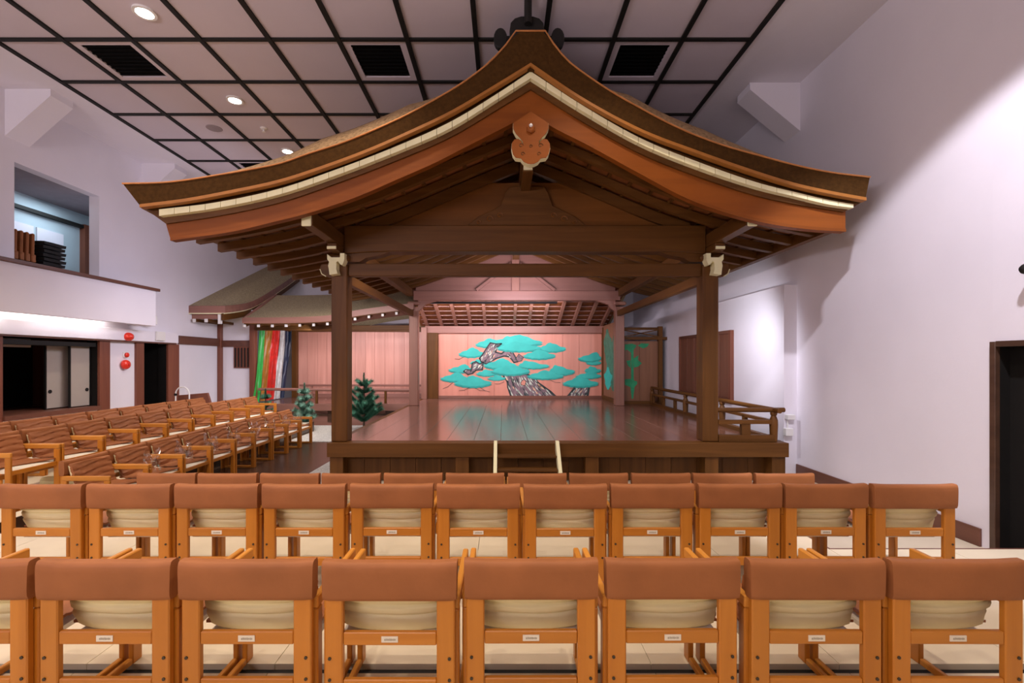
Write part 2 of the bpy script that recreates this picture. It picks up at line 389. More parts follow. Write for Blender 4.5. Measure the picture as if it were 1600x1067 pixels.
# haunches of the roof trusses where wall and ceiling meet
def haunch(xw, sgn, y, wd, ht):
    m_ = MB().prism([(xw, CEIL), (xw+sgn*wd, CEIL), (xw+sgn*wd, CEIL-.12), (xw, CEIL-ht)], 'y', y, y+.4)
    return m_
k = 0
for y in (4.7, 7.62, 10.5):
    k += 1; o = haunch(XL, 1, y, .75, .78).build('trim_%d' % k, 'wall'); o['kind'] = 'structure'
for y in (7.45, 10.4):
    k += 1; o = haunch(XR, -1, y, .80, .78).build('trim_%d' % k, 'wall'); o['kind'] = 'structure'
sbox('wall_back', 'wall', XL-.2, XR+.2, YB-.2, YB, -.1, CEIL)
sbox('wall_front', 'wall', XL-.2, XR+.2, YE, YE+.2, -.1, CEIL)

# left wall: recess with sliding doors, dark doorway, lintel box, upper window and the control room behind it
wl = struct('wall_left')
YC0, YC1, YD0, YD1 = 7.55, 9.36, 10.52, 11.28
LZ = 2.28
W0, W1, WZ0, WZ1 = 7.77, 9.40, 3.35, 5.16
for (y0, y1, z0, z1) in ((YB, 5.4, -.1, WZ0), (5.4, YC0, -.1, LZ), (YC1, YD0, -.1, LZ), (YD1, 13.4, -.1, LZ), (5.4, 13.4, LZ, WZ0),
                         (YB, W0, WZ0, CEIL), (W1, 17, WZ0, CEIL), (W0, W1, WZ1, CEIL), (YC0, YC1, -.1, .9)):
    pbox('wall_panel', 'wall', wl, XL-.2, XL, y0, y1, z0, z1)
pbox('wall_panel', 'wall', wl, XL, -7.12, 13.4, 13.52, -.1, 3.3)
lt = struct('trim_6')
pbox('lintel_box', 'wall', lt, XL, XL+.12, YB, 11.53, LZ-.005, 2.52, bevel=.004)
pbox('lintel_shadow_strip', 'trimy', lt, XL, XL+.10, YB, 11.5, LZ-.035, LZ-.005)  # brown strip stands for the shadow under the lintel's lower edge
for i, (y0, y1) in enumerate(((YC0-.14, YC0), (YC1, YC1+.25), (YD0-.22, YD0), (YD1, YD1+.38))):
    sbox('trim_%d' % (7+i), 'trim', XL-.02, XL+.05, y0, y1, PL, LZ-.035, bevel=.004)
# timber frame of the mirror room wall
sbox('trim_11', 'trimy', XL, XL+.06, 11.66, 13.4, 2.26, 2.47, bevel=.004)
sbox('trim_12', 'trim', XL, XL+.1, 13.28, 13.40, PL, 3.2, bevel=.004)
sbox('trim_13', 'trimy', XL+.1, -7.12, 13.34, 13.40, 2.24, 2.42, bevel=.004)
sbox('trim_14', 'trim', -7.2, -7.06, 13.22, 13.40, .3, 2.9, bevel=.004)
lw_ = struct('window_2')
pbox('window_frame', 'trim', lw_, -7.72, -7.24, 13.35, 13.40, 1.63, 2.24)
for i in range(5): pbox('lattice_bar', 'black', lw_, -7.68+i*.09, -7.65+i*.09, 13.33, 13.36, 1.66, 2.21)
# recess
rc = struct('wall_recess')
pbox('recess_floor', 'trimy', rc, XL-1.3, XL+.08, YC0, YC1, .86, .94)
pbox('recess_back', 'void', rc, XL-1.4, XL-1.3, YC0-.1, YC1+.1, .8, LZ+.1)
pbox('recess_side', 'void', rc, XL-1.4, XL-.2, YC0-.1, YC0, .8, LZ+.1)
pbox('recess_side', 'trim', rc, XL-1.4, XL-.2, YC1, YC1+.1, .8, LZ+.1)
pbox('recess_top', 'void', rc, XL-1.4, XL-.2, YC0, YC1, LZ, LZ+.1)
pbox('track', 'black', rc, XL-.34, XL-.02, YC0, YC1, LZ-.16, LZ-.08)
pbox('header_panel', 'fus', rc, XL-.3, XL-.26, YC0, YC0+.75, LZ-.2, LZ-.05)
for i, (y0, y1, x) in enumerate(((8.57, 9.08, XL-.28), (8.90, 9.34, XL-.14))):
    d = struct('door_%d' % (2+i), (x, (y0+y1)/2, .94))
    pbox('door_leaf', 'fus', d, x-.015, x+.015, y0+.02, y1-.02, .96, LZ-.16)
    for (a, b_) in ((y0, y0+.02), (y1-.02, y1)): pbox('door_stile', 'black', d, x-.018, x+.018, a, b_, .94, LZ-.16)
    yh = y0+.08 if i == 0 else y1-.08
    MB().lathe([(0, .016), (.034, .016), (.034, .026), (.024, .026), (.02, .02), (0, .02)], (x, yh, 1.27), 16, 'x').build('door_pull', 'black', d)
for (a, b_, c) in ((YC1-.01, YC1-.002, .94), (YD0+.002, YD0+.01, PL), (YD1-.01, YD1-.002, PL)): sbox('trim_%d' % (20+int(a*10)), 'void', XL-.2, XL, a, b_, c, LZ-.035)
# doorway void
dv = struct('wall_passage')
pbox('passage_back', 'void', dv, XL-1.3, XL-1.2, YD0-.1, YD1+.1, 0, LZ+.1)
pbox('passage_side', 'void', dv, XL-1.2, XL-.2, YD0-.1, YD0, 0, LZ)
pbox('passage_side', 'void', dv, XL-1.2, XL-.2, YD1, YD1+.1, 0, LZ)
pbox('passage_top', 'void', dv, XL-1.2, XL-.2, YD0, YD1, LZ, LZ+.1)
pbox('passage_floor', 'void', dv, XL-1.2, XL-.2, YD0, YD1, .1, .2)
# control room behind the upper window
XC = XL-1.5
sbox('floor_control_room', 'trimy', XC, XL-.2, 6.3, 11.5, WZ0-.15, WZ0-.05)
cr = struct('wall_control_room'); pbox('room_back', 'blue', cr, XC-.1, XC, 6.3, 11.5, WZ0-.1, 5.5)
sbox('ceiling_control_room', 'grey', XC, XL-.2, 6.3, 11.5, 5.2, 5.3)
sbox('wall_control_room_far', 'blue', XC, XL-.2, 11.5, 11.6, WZ0, 5.3)
sbox('wall_control_room_near', 'wall', XC, XL-.2, 6.2, 6.3, WZ0, 5.3)
for y in (8.35, 10.62): pbox('room_post', 'trim', cr, XC, XC+.12, y, y+.14, WZ0, 4.95)
pbox('room_rail', 'black', cr, XC, XC+.1, 8.0, 11.3, 4.86, 4.93)
for (y0, y1) in ((9.05, 9.55), (9.62, 10.2)): pbox('screen_panel', 'wall', cr, XC, XC+.03, y0, y1, WZ0, 4.6)
pbox('screen_edge', 'black', cr, XC, XC+.05, 8.96, 9.0, WZ0, 4.7)
lamp('AREA', 'control_room_lamp', (XL-.8, 9.6, 5.1), 14, (.72, .86, 1), (XL-1.0, 9.6, 3), size=.8)

# balcony
BX, BE = -7.60, 10.2
bl = struct('trim_15')
pbox('balcony_front', 'wall', bl, BX-.08, BX, YB, BE, 2.60, 3.36, bevel=.004)
pbox('balcony_end', 'wall', bl, XL, BX-.08, BE-.08, BE, 2.60, 3.36)
pbox('balcony_soffit', 'wall', bl, XL, BX-.08, YB, BE-.08, 2.74, 2.8)
pbox('balcony_cap', 'trimy', bl, BX-.16, BX+.06, YB, BE+.06, 3.36, 3.42, bevel=.008)
for i in range(5):
    y0 = 9.65-1.9*(i+1); y1 = y0+1.75
    t = thing('fluorescent_light', (XL+.2, y0, 2.7), 'slim white fluorescent batten under the balcony, %s from its far end' % ORD[i], 'lamp', 'fluorescent battens under the balcony')
    pbox('housing', 'wh', t, XL+.15, XL+.25, y0, y1, 2.70, 2.74)
    MB().tube([(XL+.2, y0+.04, 2.68), (XL+.2, y1-.04, 2.68)], .016, 10).build('tube', 'tube', t)

# ceiling: boards between black battens
ce = struct('ceiling')
pbox('ceiling_slab', 'wall', ce, XL-.2, XR+.2, YB, YE, CEIL+.02, CEIL+.15)
CX = [3.43-.951*j for j in range(12)][::-1]
CY = [6.44+.98*k for k in range(-9, 10)]
pbox('ceiling_border', 'wall', ce, XL, CX[0], YB, YE, CEIL-.01, CEIL+.02)
pbox('ceiling_border', 'wall', ce, CX[-1], XR, YB, YE, CEIL-.01, CEIL+.02)
VENT = [(1, 9), (5, 9), (9, 9), (1, 13), (1, 5), (5, 5), (9, 5)]
for i in range(11):
    for j in range(len(CY)-1):
        if (i, j) not in VENT:
            pbox('ceiling_board', 'ceil', ce, CX[i]+.03, CX[i+1]-.03, CY[j]+.03, CY[j+1]-.03, CEIL-.006, CEIL+.02)
        else:
            pass
for x in CX: pbox('batten', 'black', ce, x-.032, x+.032, CY[0], CY[-1], CEIL-.035, CEIL+.02)
for y in CY: pbox('cross_batten', 'black', ce, CX[0], CX[-1], y-.028, y+.028, CEIL-.03, CEIL+.02)
names = {(1, 9): 'black square ceiling vent at the far left, nearest the downlights', (5, 9): 'black square ceiling vent left of the roof peak',
         (9, 9): 'black square ceiling vent right of the roof peak', (1, 13): 'black ceiling vent just showing above the left roof slope',
         (1, 5): 'black ceiling vent over the left of the audience', (5, 5): 'black ceiling vent over the middle of the audience', (9, 5): 'black ceiling vent over the right of the audience'}
for (i, j) in VENT:
    x0, x1, y0, y1 = CX[i]+.035, CX[i+1]-.035, CY[j]+.03, CY[j+1]-.03
    if j == 5: continue
    v = thing('ceiling_vent', ((x0+x1)/2, (y0+y1)/2, CEIL), names[(i, j)], 'vent', 'black ceiling vents')
    m_ = MB(); f_ = .09
    m_.box(x0, x1, y0, y0+f_, CEIL-.012, CEIL+.015); m_.box(x0, x1, y1-f_, y1, CEIL-.012, CEIL+.015)
    m_.box(x0, x0+f_, y0+f_, y1-f_, CEIL-.012, CEIL+.015); m_.box(x1-f_, x1, y0+f_, y1-f_, CEIL-.012, CEIL+.015)
    m_.build('frame', 'ceil', v)
    pbox('backing', 'ventin', v, x0+f_, x1-f_, y0+f_, y1-f_, CEIL+.012, CEIL+.018)
    for s_ in range(9):
        yy = y0+f_+(y1-y0-2*f_)*(s_+.5)/9
        pbox('slat', 'ventin', v, x0+f_, x1-f_, yy-.012, yy+.012, CEIL-.004, CEIL+.011)
dn = ['nearest of the three lit downlights, far above the left seats', 'middle one of the three lit ceiling downlights', 'farthest lit downlight, just above the roof edge']
for i, (x, y) in enumerate(DOWN[:3]):
    t = thing('downlight', (x, y, CEIL), 'round white '+dn[i], 'lamp', 'lit ceiling downlights')
    MB().lathe([(.10, -.03), (.135, -.03), (.135, -.004), (.10, -.004)], (x, y, CEIL), 28).build('rim', 'wh', t)
    MB().lathe([(0, -.030), (.10, -.030), (.10, -.012), (0, -.012)], (x, y, CEIL), 28).build('lens', 'lampglow', t)
t = thing('ceiling_speaker', (-5.53, 8.92, CEIL), 'round grey speaker grille in the ceiling between two downlights', 'speaker')
MB().lathe([(0, -.014), (.13, -.014), (.14, -.006), (.14, 0)], (-5.53, 8.92, CEIL-.004), 28).build('grille', 'grey', t)
t = thing('sprinkler', (-4.58, 8.92, CEIL), 'small white sprinkler head on the ceiling beside the round speaker', 'sprinkler')
MB().lathe([(.07, 0), (.06, -.02), (.02, -.03), (.02, -.07), (.035, -.075), (.0, -.08)], (-4.58, 8.92, CEIL-.004), 14).build('head', 'wh', t)

# ------------------------------------------------------------------ the stage: platform, floor, front step
SX0, SX1 = -2.62, 3.28; VX1 = 4.25
D0, D1, DB = 6.92, 12.75, 15.0                     # front edge, rear pillars, pine wall
SZ = .625
st = thing('stage_platform', (.33, 9.5, 0), 'raised dark wooden stage floor with polished planks and a heavy front beam', 'stage')
n = 14
for i in range(n):
    x0 = SX0+.1+(SX1-SX0-.1)*i/n; x1 = SX0+.1+(SX1-SX0-.1)*(i+1)/n
    pbox('floor_plank', 'fx', st, x0+.0015, x1-.0015, D0+.2, D1, SZ-.06, SZ, bevel=.002)
n = 7
for i in range(n):
    y0 = D1+(DB-D1)*i/n; y1 = D1+(DB-D1)*(i+1)/n
    pbox('rear_plank', 'fa', st, SX0+.1, SX1, y0+.0015, y1-.0015, SZ-.06, SZ, bevel=.002)
n = 3
for i in range(n):
    x0 = SX1+(VX1-SX1)*i/n; x1 = SX1+(VX1-SX1)*(i+1)/n
    pbox('veranda_plank', 'fx', st, x0+.0015, x1-.0015, D0+.2, 12.9, SZ-.06, SZ, bevel=.002)
pbox('front_beam', 'dx', st, SX0, VX1, D0, D0+.2, .41, SZ-.004, bevel=.006)
pbox('side_beam', 'dy', st, SX0, SX0+.1, D0+.2, DB, .41, SZ-.004, bevel=.006)
pbox('side_beam', 'dy', st, VX1-.1, VX1, D0+.2, 12.9, .41, SZ-.064, bevel=.006)
for i in range(17):
    x0 = SX0+.1+(VX1-SX0-.2)*i/17; x1 = SX0+.1+(VX1-SX0-.2)*(i+1)/17
    pbox('skirt_board', 'dz', st, x0+.003, x1-.003, D0+.24, D0+.27, 0.012, .42)
pbox('skirt_board', 'dy', st, SX0+.12, SX0+.15, D0+.3, DB, .0, .42)
for x in (-2.49, -.61, 1.33, 3.12, 4.12): pbox('short_post', 'dz', st, x-.1, x+.1, D0+.04, D0+.23, .012, .41, bevel=.005)
pbox('bottom_rail', 'dx', st, SX0+.1, VX1-.1, D0+.28, D0+.32, .1, .2)
s2 = thing('stage_steps', (.34, 6.6, 0), 'short wooden steps with pale side edges at the middle of the stage front', 'steps')
for x in (-.135, .775):
    MB().prism([(6.92, .66), (6.92, .52), (6.36, .012), (6.24, .012), (6.24, .06), (6.84, .66)], 'x', x, x+.05).build('stringer', 'paint', s2, .003)
for (y, z) in ((6.80, .47), (6.64, .31), (6.46, .16)): pbox('tread', 'dx', s2, -.085, .775, y-.09, y+.09, z-.03, z, bevel=.003)

# ------------------------------------------------------------------ pillars
PLX, PRX = -2.47, 3.13
PF, PBk = 7.14, 12.7
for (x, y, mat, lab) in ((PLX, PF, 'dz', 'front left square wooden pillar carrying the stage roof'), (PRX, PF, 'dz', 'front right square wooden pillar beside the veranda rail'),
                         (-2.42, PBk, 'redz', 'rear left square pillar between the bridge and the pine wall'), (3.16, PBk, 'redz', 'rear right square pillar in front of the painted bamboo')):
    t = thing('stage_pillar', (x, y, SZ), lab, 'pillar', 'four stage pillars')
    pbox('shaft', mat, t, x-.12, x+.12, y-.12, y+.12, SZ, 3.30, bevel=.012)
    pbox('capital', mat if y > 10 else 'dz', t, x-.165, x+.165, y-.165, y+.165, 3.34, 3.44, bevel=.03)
    if y < 10:
        sg = -1 if x < 0 else 1
        nose = [(520, 397), (526, 402), (540, 402), (540, 395.5), (547, 395.5), (547, 405), (544, 413.5), (541, 413.5), (537, 408), (534.5, 409), (534, 420), (536, 427.5), (523.5, 429), (522.5, 420), (521.5, 415), (523, 409), (520, 405)]
        pts = [((px(a, 6.88)-px(533.5, 6.88))*(1 if sg < 0 else -1)+x, pz(b_, 6.88)) for a, b_ in nose]
        MB().prism(pts, 'y', 6.88, 7.03).build('white_nosing', 'paint', t)['label'] = 'cream painted beam end'
        prof = [(0, 3.31), (-.17, 3.31), (-.19, 3.25), (-.16, 3.17), (-.10, 3.125), (0, 3.12)]
        MB().prism([(x+sg*(.12-a), b_) for a, b_ in prof], 'y', 7.08, 7.2).build('side_nosing', 'dx', t)
        MB().tube([(x+sg*(.12+.192), 7.079, 3.235), (x+sg*(.12+.165), 7.079, 3.165), (x+sg*(.12+.10), 7.079, 3.125)], .008, 6).build('painted_rim', 'paint', t)

# ------------------------------------------------------------------ the roof
rf = thing('stage_roof', (.33, 9.0, 3.3), 'great curved gable roof over the stage with thick bark edge and cream strip', 'roof')
DT, DC, DG = 5.55, 5.62, 5.70
top = curve([(192, 287), (255, 285.5), (292, 281.5), (339, 274), (386, 266), (440, 255), (480, 241), (536, 223), (592, 200), (637, 179), (682, 154.5), (727, 127), (761, 101), (784, 78), (799, 59.5), (806, 49),
             (852, 49), (865, 69), (887, 95), (910, 113), (955, 143.5), (1000, 169), (1045, 193), (1090, 213), (1135, 229), (1185, 243), (1241, 258), (1297, 269.5), (1359, 277)], (806, 852))
org = curve([(220, 323), (292, 314), (367, 300), (440, 284), (505, 263), (575, 237), (637, 210), (705, 177.6), (772, 138), (829, 103), (910, 157), (1000, 205.4), (1090, 240), (1185, 273), (1241, 290), (1297, 302.5), (1352, 312.5)], (829,))
ct = curve([(250, 328), (339, 317), (440, 295), (520, 268), (615, 231.5), (705, 191), (781, 145), (829, 113), (910, 166), (1000, 217), (1090, 254), (1185, 287), (1241, 301), (1297, 314), (1332, 320)], (829,))
cb = curve([(250, 338), (339, 326), (440, 304), (520, 277), (615, 240.5), (705, 201), (781, 154), (829, 123.5), (910, 175), (1000, 226), (1090, 263), (1185, 294.5), (1241, 308), (1297, 321), (1332, 325.5)], (829,))
bt = curve([(258, 345), (339, 333), (440, 311), (520, 284), (615, 248), (705, 209), (781, 164), (829, 135), (910, 185), (1000, 235), (1090, 271), (1185, 302), (1241, 314), (1321, 327)], (829,))
bb = curve([(267, 376), (304, 371), (369, 361), (440, 344), (469, 337), (555, 309), (620, 281), (680, 254.6), (732, 228), (785, 201), (829, 178), (864, 199.5), (916, 226), (1000, 272), (1072, 310), (1129, 331), (1202, 350), (1269, 359), (1321, 362)], (829,))
def P(f, x, d): return (px(x, d), pz(f(x), d))
def xsplit(a, b_, n, extra=()): return sorted(set([a+(b_-a)*i/n for i in range(n+1)]+list(extra)))
# bark thatch: lofted body, whose surface swells behind the gable edge
us = xsplit(0, 1, 64)
def top_x(u): return 192+(1359-192)*u
def org_x(u): return 220+(1352-220)*u
vs = []; secs = [(DT, 0), (5.66, .135), (5.80, .265), (5.95, .37), (6.15, .43), (6.5, .45), (12.4, .45)]
nu = len(us)
for (d, lift) in secs:
    for u in us:
        x, z = P(top, top_x(u), DT); q = abs(top_x(u)-829)/ (637 if top_x(u) < 829 else 530)
        wgt = max(0, min(1, (q-.06)/.25))*max(0, min(1, (1-q)/.45))
        vs.append((x, d, z+lift*wgt))
for (d, lift) in (secs[0], secs[-1]):
    for u in us:
        x, z = P(org, org_x(u), DT); vs.append((x, d, z))
ns = len(secs); fs = []
for s_ in range(ns-1):
    for i in range(nu-1): fs.append((s_*nu+i, s_*nu+i+1, (s_+1)*nu+i+1, (s_+1)*nu+i))
b0, b1 = ns*nu, (ns+1)*nu
top_faces = list(fs); front = []; rest = []
for i in range(nu-1):
    front.append((i+1, i, b0+i, b0+i+1)); rest.append(((ns-1)*nu+i, (ns-1)*nu+i+1, b1+i+1, b1+i)); rest.append((b0+i+1, b0+i, b1+i, b1+i+1))
rest.append((0,)+tuple(s_*nu for s_ in range(1, ns))+(b1, b0)); rest.append((nu-1, b0+nu-1, b1+nu-1)+tuple(s_*nu+nu-1 for s_ in range(ns-1, 0, -1)))
MB().add(vs, front+rest).build('bark_edge', 'thatch', rf)
MB().add(vs[:ns*nu], top_faces).build('roof_top', 'thatcht', rf, smooth=True)
MB().tube([(px(x, DT), DT-.008, pz(top(x), DT)) for x in xsplit(192, 806, 40)]+[(px(x, DT), DT-.008, pz(top(x), DT)) for x in xsplit(852, 1359, 40)], .011, 6).build('copper_trim', 'copper', rf)
xs = xsplit(221, 829, 40)+xsplit(831, 1351, 36)
MB().band([(px(x, DT), pz(org(x)-2.6, DT)) for x in xs], [(px(x, DT), pz(org(x)+2.2, DT)) for x in xs], 'y', DT-.03, DT+.05).build('ochre_strip', 'ochre', rf)
xs = xsplit(222, 829, 32)+xsplit(831, 1350, 32)
def btm(x): return 326+(x-222)*.53 if x < 258 else (bt(x)+5 if x < 1321 else 331-(x-1321)*.6)
MB().band([P(lambda q: org(q)-4, x, DG-.02) for x in xs], [P(btm, x, DG-.02) for x in xs], 'y', DG-.03, DG+.12).build('backing_board', 'dx', rf)
# cream strip in short pieces with joints
xs = [250+24.04*i for i in range(25)]; xs[-1] = 829; ys = [829+23.95*i for i in range(22)]
for seq in (xs, ys):
    for i in range(len(seq)-1):
        a, b_ = seq[i]+.35, seq[i+1]-.35
        if i == 0 and seq is ys: a = 829
        if i == len(seq)-2 and seq is xs: b_ = 829
        mid = (a+b_)/2
        MB().band([P(ct, q, DC) for q in (a, mid, b_)], [P(cb, q, DC) for q in (a, mid, b_)], 'y', DC-.02, DG-.02).build('cream_strip', 'paint', rf)
for (a, b_) in ((258, 829), (829, 1321)):
    xs = xsplit(a, b_, 36)
    te = [P(bt, x, DG) for x in xs]; be = [(px(x if x not in (258,) else 267, DG), pz(bb(max(x, 267)), DG)) for x in xs]
    MB().band(te, be, 'y', DG, DG+.09).build('bargeboard', 'board', rf)
    MB().band([(q[0], q[1]+.035) for q in be], [(q[0], q[1]-.002) for q in be], 'y', DG-.012, DG+.01).build('bargeboard_moulding', 'board', rf)
# gable pendant
gx = px(829, 5.64); kx = 5.64/F/7.62
half = [(0, 132), (210, 270), (210, 335), (178, 395), (128, 448), (95, 490), (100, 520), (118, 480), (150, 458), (195, 465), (225, 510), (230, 565), (212, 640), (180, 682), (118, 690), (88, 728), (40, 752), (0, 757)]
pts = [(gx+a*kx, pz(160+b_/7.62, 5.64)) for a, b_ in half]+[(gx-a*kx, pz(160+b_/7.62, 5.64)) for a, b_ in half[-2:0:-1]]
gp = MB().prism(pts, 'y', 5.60, 5.69).build('gable_pendant', 'paint', rf)
MB().prism([(gx+(a-gx)*.99, pz(198, 5.64)-.1+(b_-(pz(198, 5.64)-.1))*.99) for a, b_ in pts], 'y', 5.588, 5.602).build('pendant_face', 'board', gp)
MB().lathe([(0, 0), (.055, 0), (.05, -.02), (.03, -.03), (0, -.03)], (gx, 5.588, pz(203, 5.6)), 6, 'y').build('pendant_rosette', 'board', gp)
MB().lathe([(0, -.055), (.014, -.05), (.022, -.03), (.016, -.01), (0, 0)], (gx, 5.588, pz(198.5, 5.6)), 14, 'y').build('pendant_stud', 'wh', gp)
for (a, b_, r_) in ((-115, 535, 28), (115, 535, 28), (-95, 635, 24), (95, 635, 24), (0, 545, 20)):
    cx_, cz_ = gx+a*kx, pz(160+b_/7.62, 5.64)
    MB().tube([(cx_+math.cos(t_)*r_*kx*(1-t_/9), 5.586, cz_+math.sin(t_)*r_*kx*(1-t_/9)) for t_ in [i*.55 for i in range(11)]], .0045, 5).build('pendant_scroll', 'dx', gp)
# ridge ornament and the black pole that holds it from the ceiling
rx = px(823.5, 5.72)
dome = [(-.20, 5.55), (-.215, 5.92), (-.20, 6.02), (-.15, 6.075), (-.07, 6.10), (.07, 6.10), (.15, 6.075), (.20, 6.02), (.215, 5.92), (.20, 5.55)]
MB().prism([(rx+a, b_-.02) for a, b_ in dome], 'y', 5.72, 12.3).build('ridge_cap', 'black', rf, .01)
for sx in (-1, 1):
    c_ = px(782, 5.9) if sx < 0 else px(871, 5.9)
    lob = [(c_+.085*math.cos(a_), pz(63, 5.9)+.13*math.sin(a_)) for a_ in [i*math.pi/8 for i in range(16)]]
    MB().prism(lob, 'y', 5.85, 5.93).build('ridge_lobe', 'black', rf, .01)
    MB().beam((c_, 5.89, pz(63, 5.9)), (rx, 5.89, pz(62, 5.9)), .05, .06).build('ridge_arm', 'black', rf)
MB().tube([(rx+.01, 5.68, 5.95), (rx+.01, 5.68, CEIL)], .046, 12).build('hanger_pole', 'black', rf)
# rafters, battens, boards
RC = px(829, DG)                                    # ridge line X
zr = curve([(0, 4.83), (.5, 4.63), (1, 4.42), (2, 4.0), (2.8, 3.745), (3.6, 3.545), (4.45, 3.405)])
for sg, half_w in ((-1, 4.42), (1, 3.87)):
    ul = [half_w*i/9 for i in range(10)]
    tp = [(RC+sg*u, zr(u)+.11) for u in ul]; bo = [(RC+sg*u, zr(u)) for u in ul]
    for k in range(14):
        y = 6.24+.47*k
        MB().band(tp, bo, 'y', y-.045, y+.045).build('rafter', 'dx', rf)
    u = .3
    while u < half_w-.05:
        MB().beam((RC+sg*u, DG+.1, zr(u)+.125), (RC+sg*u, 12.35, zr(u)+.125), .05, .028).build('batten', 'dy', rf); u += .29
    MB().band([(RC+sg*u, zr(u)+.165) for u in ul], [(RC+sg*u, zr(u)+.14) for u in ul], 'y', DG+.1, 12.38).build('roof_boards', 'roofb', rf)
    e = RC+sg*(half_w+.03)
    MB().box(min(e, e-sg*.1), max(e, e-sg*.1), DG+.1, 12.38, zr(half_w)+(.11 if sg < 0 else -.01), zr(half_w)+.24).build('eave_board', 'dy', rf)
# purlins on the pillars and the ridge beam, with cream ends
for x in (PLX, PRX):
    pbox('purlin', 'dy', rf, x-.075, x+.075, 5.86, 12.35, 3.55, 3.74, bevel=.006)
    pbox('purlin_end', 'paint', rf, x-.062, x+.062, 5.84, 5.862, 3.535, 3.71, bevel=.01)
    pbox('bracket_arm', 'dy', rf, x-.07, x+.07, 6.72, 7.6, 3.44, 3.55, bevel=.01)
    pbox('bracket_end', 'paint', rf, x-.065, x+.065, 6.70, 6.722, 3.455, 3.495)
    pbox('side_tie', 'dy', rf, x-.05, x+.05, 7.26, 12.58, 3.05, 3.20, bevel=.005)
pbox('ridge_beam', 'dy', rf, RC-.085, RC+.085, 5.85, 12.35, 4.52, 4.78, bevel=.006)
pbox('ridge_bracket', 'dy', rf, RC-.07, RC+.07, 6.3, 7.3, 4.40, 4.52, bevel=.006)
pbox('bracket_end', 'paint', rf, RC-.06, RC+.06, 6.28, 6.302, 4.42, 4.50)
# front frame: rainbow beam, tie, panel, carved strut
xs = xsplit(PLX+.08, PRX-.08, 16)
MB().band([(x, 3.88) for x in xs], [(x, 3.49+.035*(1-min(1, min(x-xs[0], xs[-1]-x)/.5))*-1+.0) for x in xs], 'y', 7.0, 7.26).build('rainbow_beam', 'dx', rf, .01)
pbox('front_tie', 'dx', rf, PLX+.12, PRX-.12, 7.07, 7.20, 3.13, 3.32, bevel=.008)
for x, sg in ((PLX, 1), (PRX, -1)):
    MB().prism([(x+sg*a, b_) for a, b_ in ((.1, 3.34), (.1, 3.49), (.75, 3.49), (.62, 3.44), (.4, 3.40), (.3, 3.34))], 'y', 7.04, 7.22).build('beam_bracket', 'dx', rf)
hw = 2.28
ul = [-hw+2*hw*i/24 for i in range(25)]
MB().band([(RC+u, min(4.56, zr(abs(u))-.0)) for u in ul], [(RC+u, 3.87) for u in ul], 'y', 7.12, 7.16).build('gable_panel', 'panel', rf)
for sg in (-1, 1):
    ul = [.1+2.4*i/8 for i in range(9)]
    MB().band([(RC+sg*u, zr(u)+.1) for u in ul], [(RC+sg*u, zr(u)-.07) for u in ul], 'y', 7.06, 7.13).build('gable_rafter', 'dx', rf)
fr = [(730, 353), (748, 339), (770, 329), (782, 322), (789, 302), (796, 293), (822, 291), (850, 293), (856, 302), (863, 322), (877, 329), (898, 339), (916, 353)]
MB().prism([(px(a, 7.05), pz(b_, 7.05)) for a, b_ in fr], 'y', 7.02, 7.12).build('carved_strut', 'dx', rf, .008)
for sg in (-1, 1):
    for (a, b_, r_) in ((58, 342, 6), (42, 336, 5), (75, 347, 4)):
        c0 = (px(823+sg*a, 7.0), 7.0, pz(b_, 7.0)); rr = r_*7/F
        MB().tube([(c0[0]+math.cos(t_)*rr*(1-t_/8), 7.012, c0[2]+math.sin(t_)*rr*(1-t_/8)) for t_ in [i*.6 for i in range(10)]], .010, 5).build('carved_scroll', 'panel', rf)
# rear frame
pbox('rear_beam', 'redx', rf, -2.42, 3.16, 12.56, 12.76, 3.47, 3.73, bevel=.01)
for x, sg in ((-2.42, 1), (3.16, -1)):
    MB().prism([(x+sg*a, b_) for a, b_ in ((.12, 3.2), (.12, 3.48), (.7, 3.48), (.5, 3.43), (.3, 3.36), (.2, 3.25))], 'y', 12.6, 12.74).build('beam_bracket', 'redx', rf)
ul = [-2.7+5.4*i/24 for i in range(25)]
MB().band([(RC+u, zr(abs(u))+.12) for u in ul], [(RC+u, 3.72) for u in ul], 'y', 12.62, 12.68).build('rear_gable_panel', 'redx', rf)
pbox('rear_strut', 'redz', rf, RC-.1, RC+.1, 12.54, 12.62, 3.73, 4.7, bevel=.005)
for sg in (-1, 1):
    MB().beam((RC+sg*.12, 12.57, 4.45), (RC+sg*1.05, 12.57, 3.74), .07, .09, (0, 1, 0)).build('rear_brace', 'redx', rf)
# the lean-to roof over the rear stage
lr = thing('rear_stage_roof', (.33, 13.9, 3.0), 'low lean-to roof with open rafters and battens above the painted pine wall', 'roof')
zl = lambda y: 3.80-(y-12.78)*.345
for i in range(13):
    x = -2.44+.467*i
    MB().beam((x, 12.78, zl(12.78)-.05), (x, 15.15, zl(15.15)-.05), .085, .10).build('rafter', 'redz', lr)
for i in range(8):
    y = 12.95+.3*i
    MB().beam((-2.6, y, zl(y)+.02), (3.35, y, zl(y)+.02), .06, .03).build('batten', 'redx', lr)
MB().beam((.36, 12.78, zl(12.78)+.06), (.36, 15.3, zl(15.3)+.06), 6.1, .03).build('roof_boards', 'roofb', lr)
MB().beam((.36, 12.74, zl(12.74)+.2), (.36, 15.6, zl(15.6)+.2), 6.3, .2).build('bark_top', 'thatchg', lr)
pbox('wall_beam', 'redx', lr, -2.5, 3.3, 14.9, 15.1, 2.72, 2.95, bevel=.01)

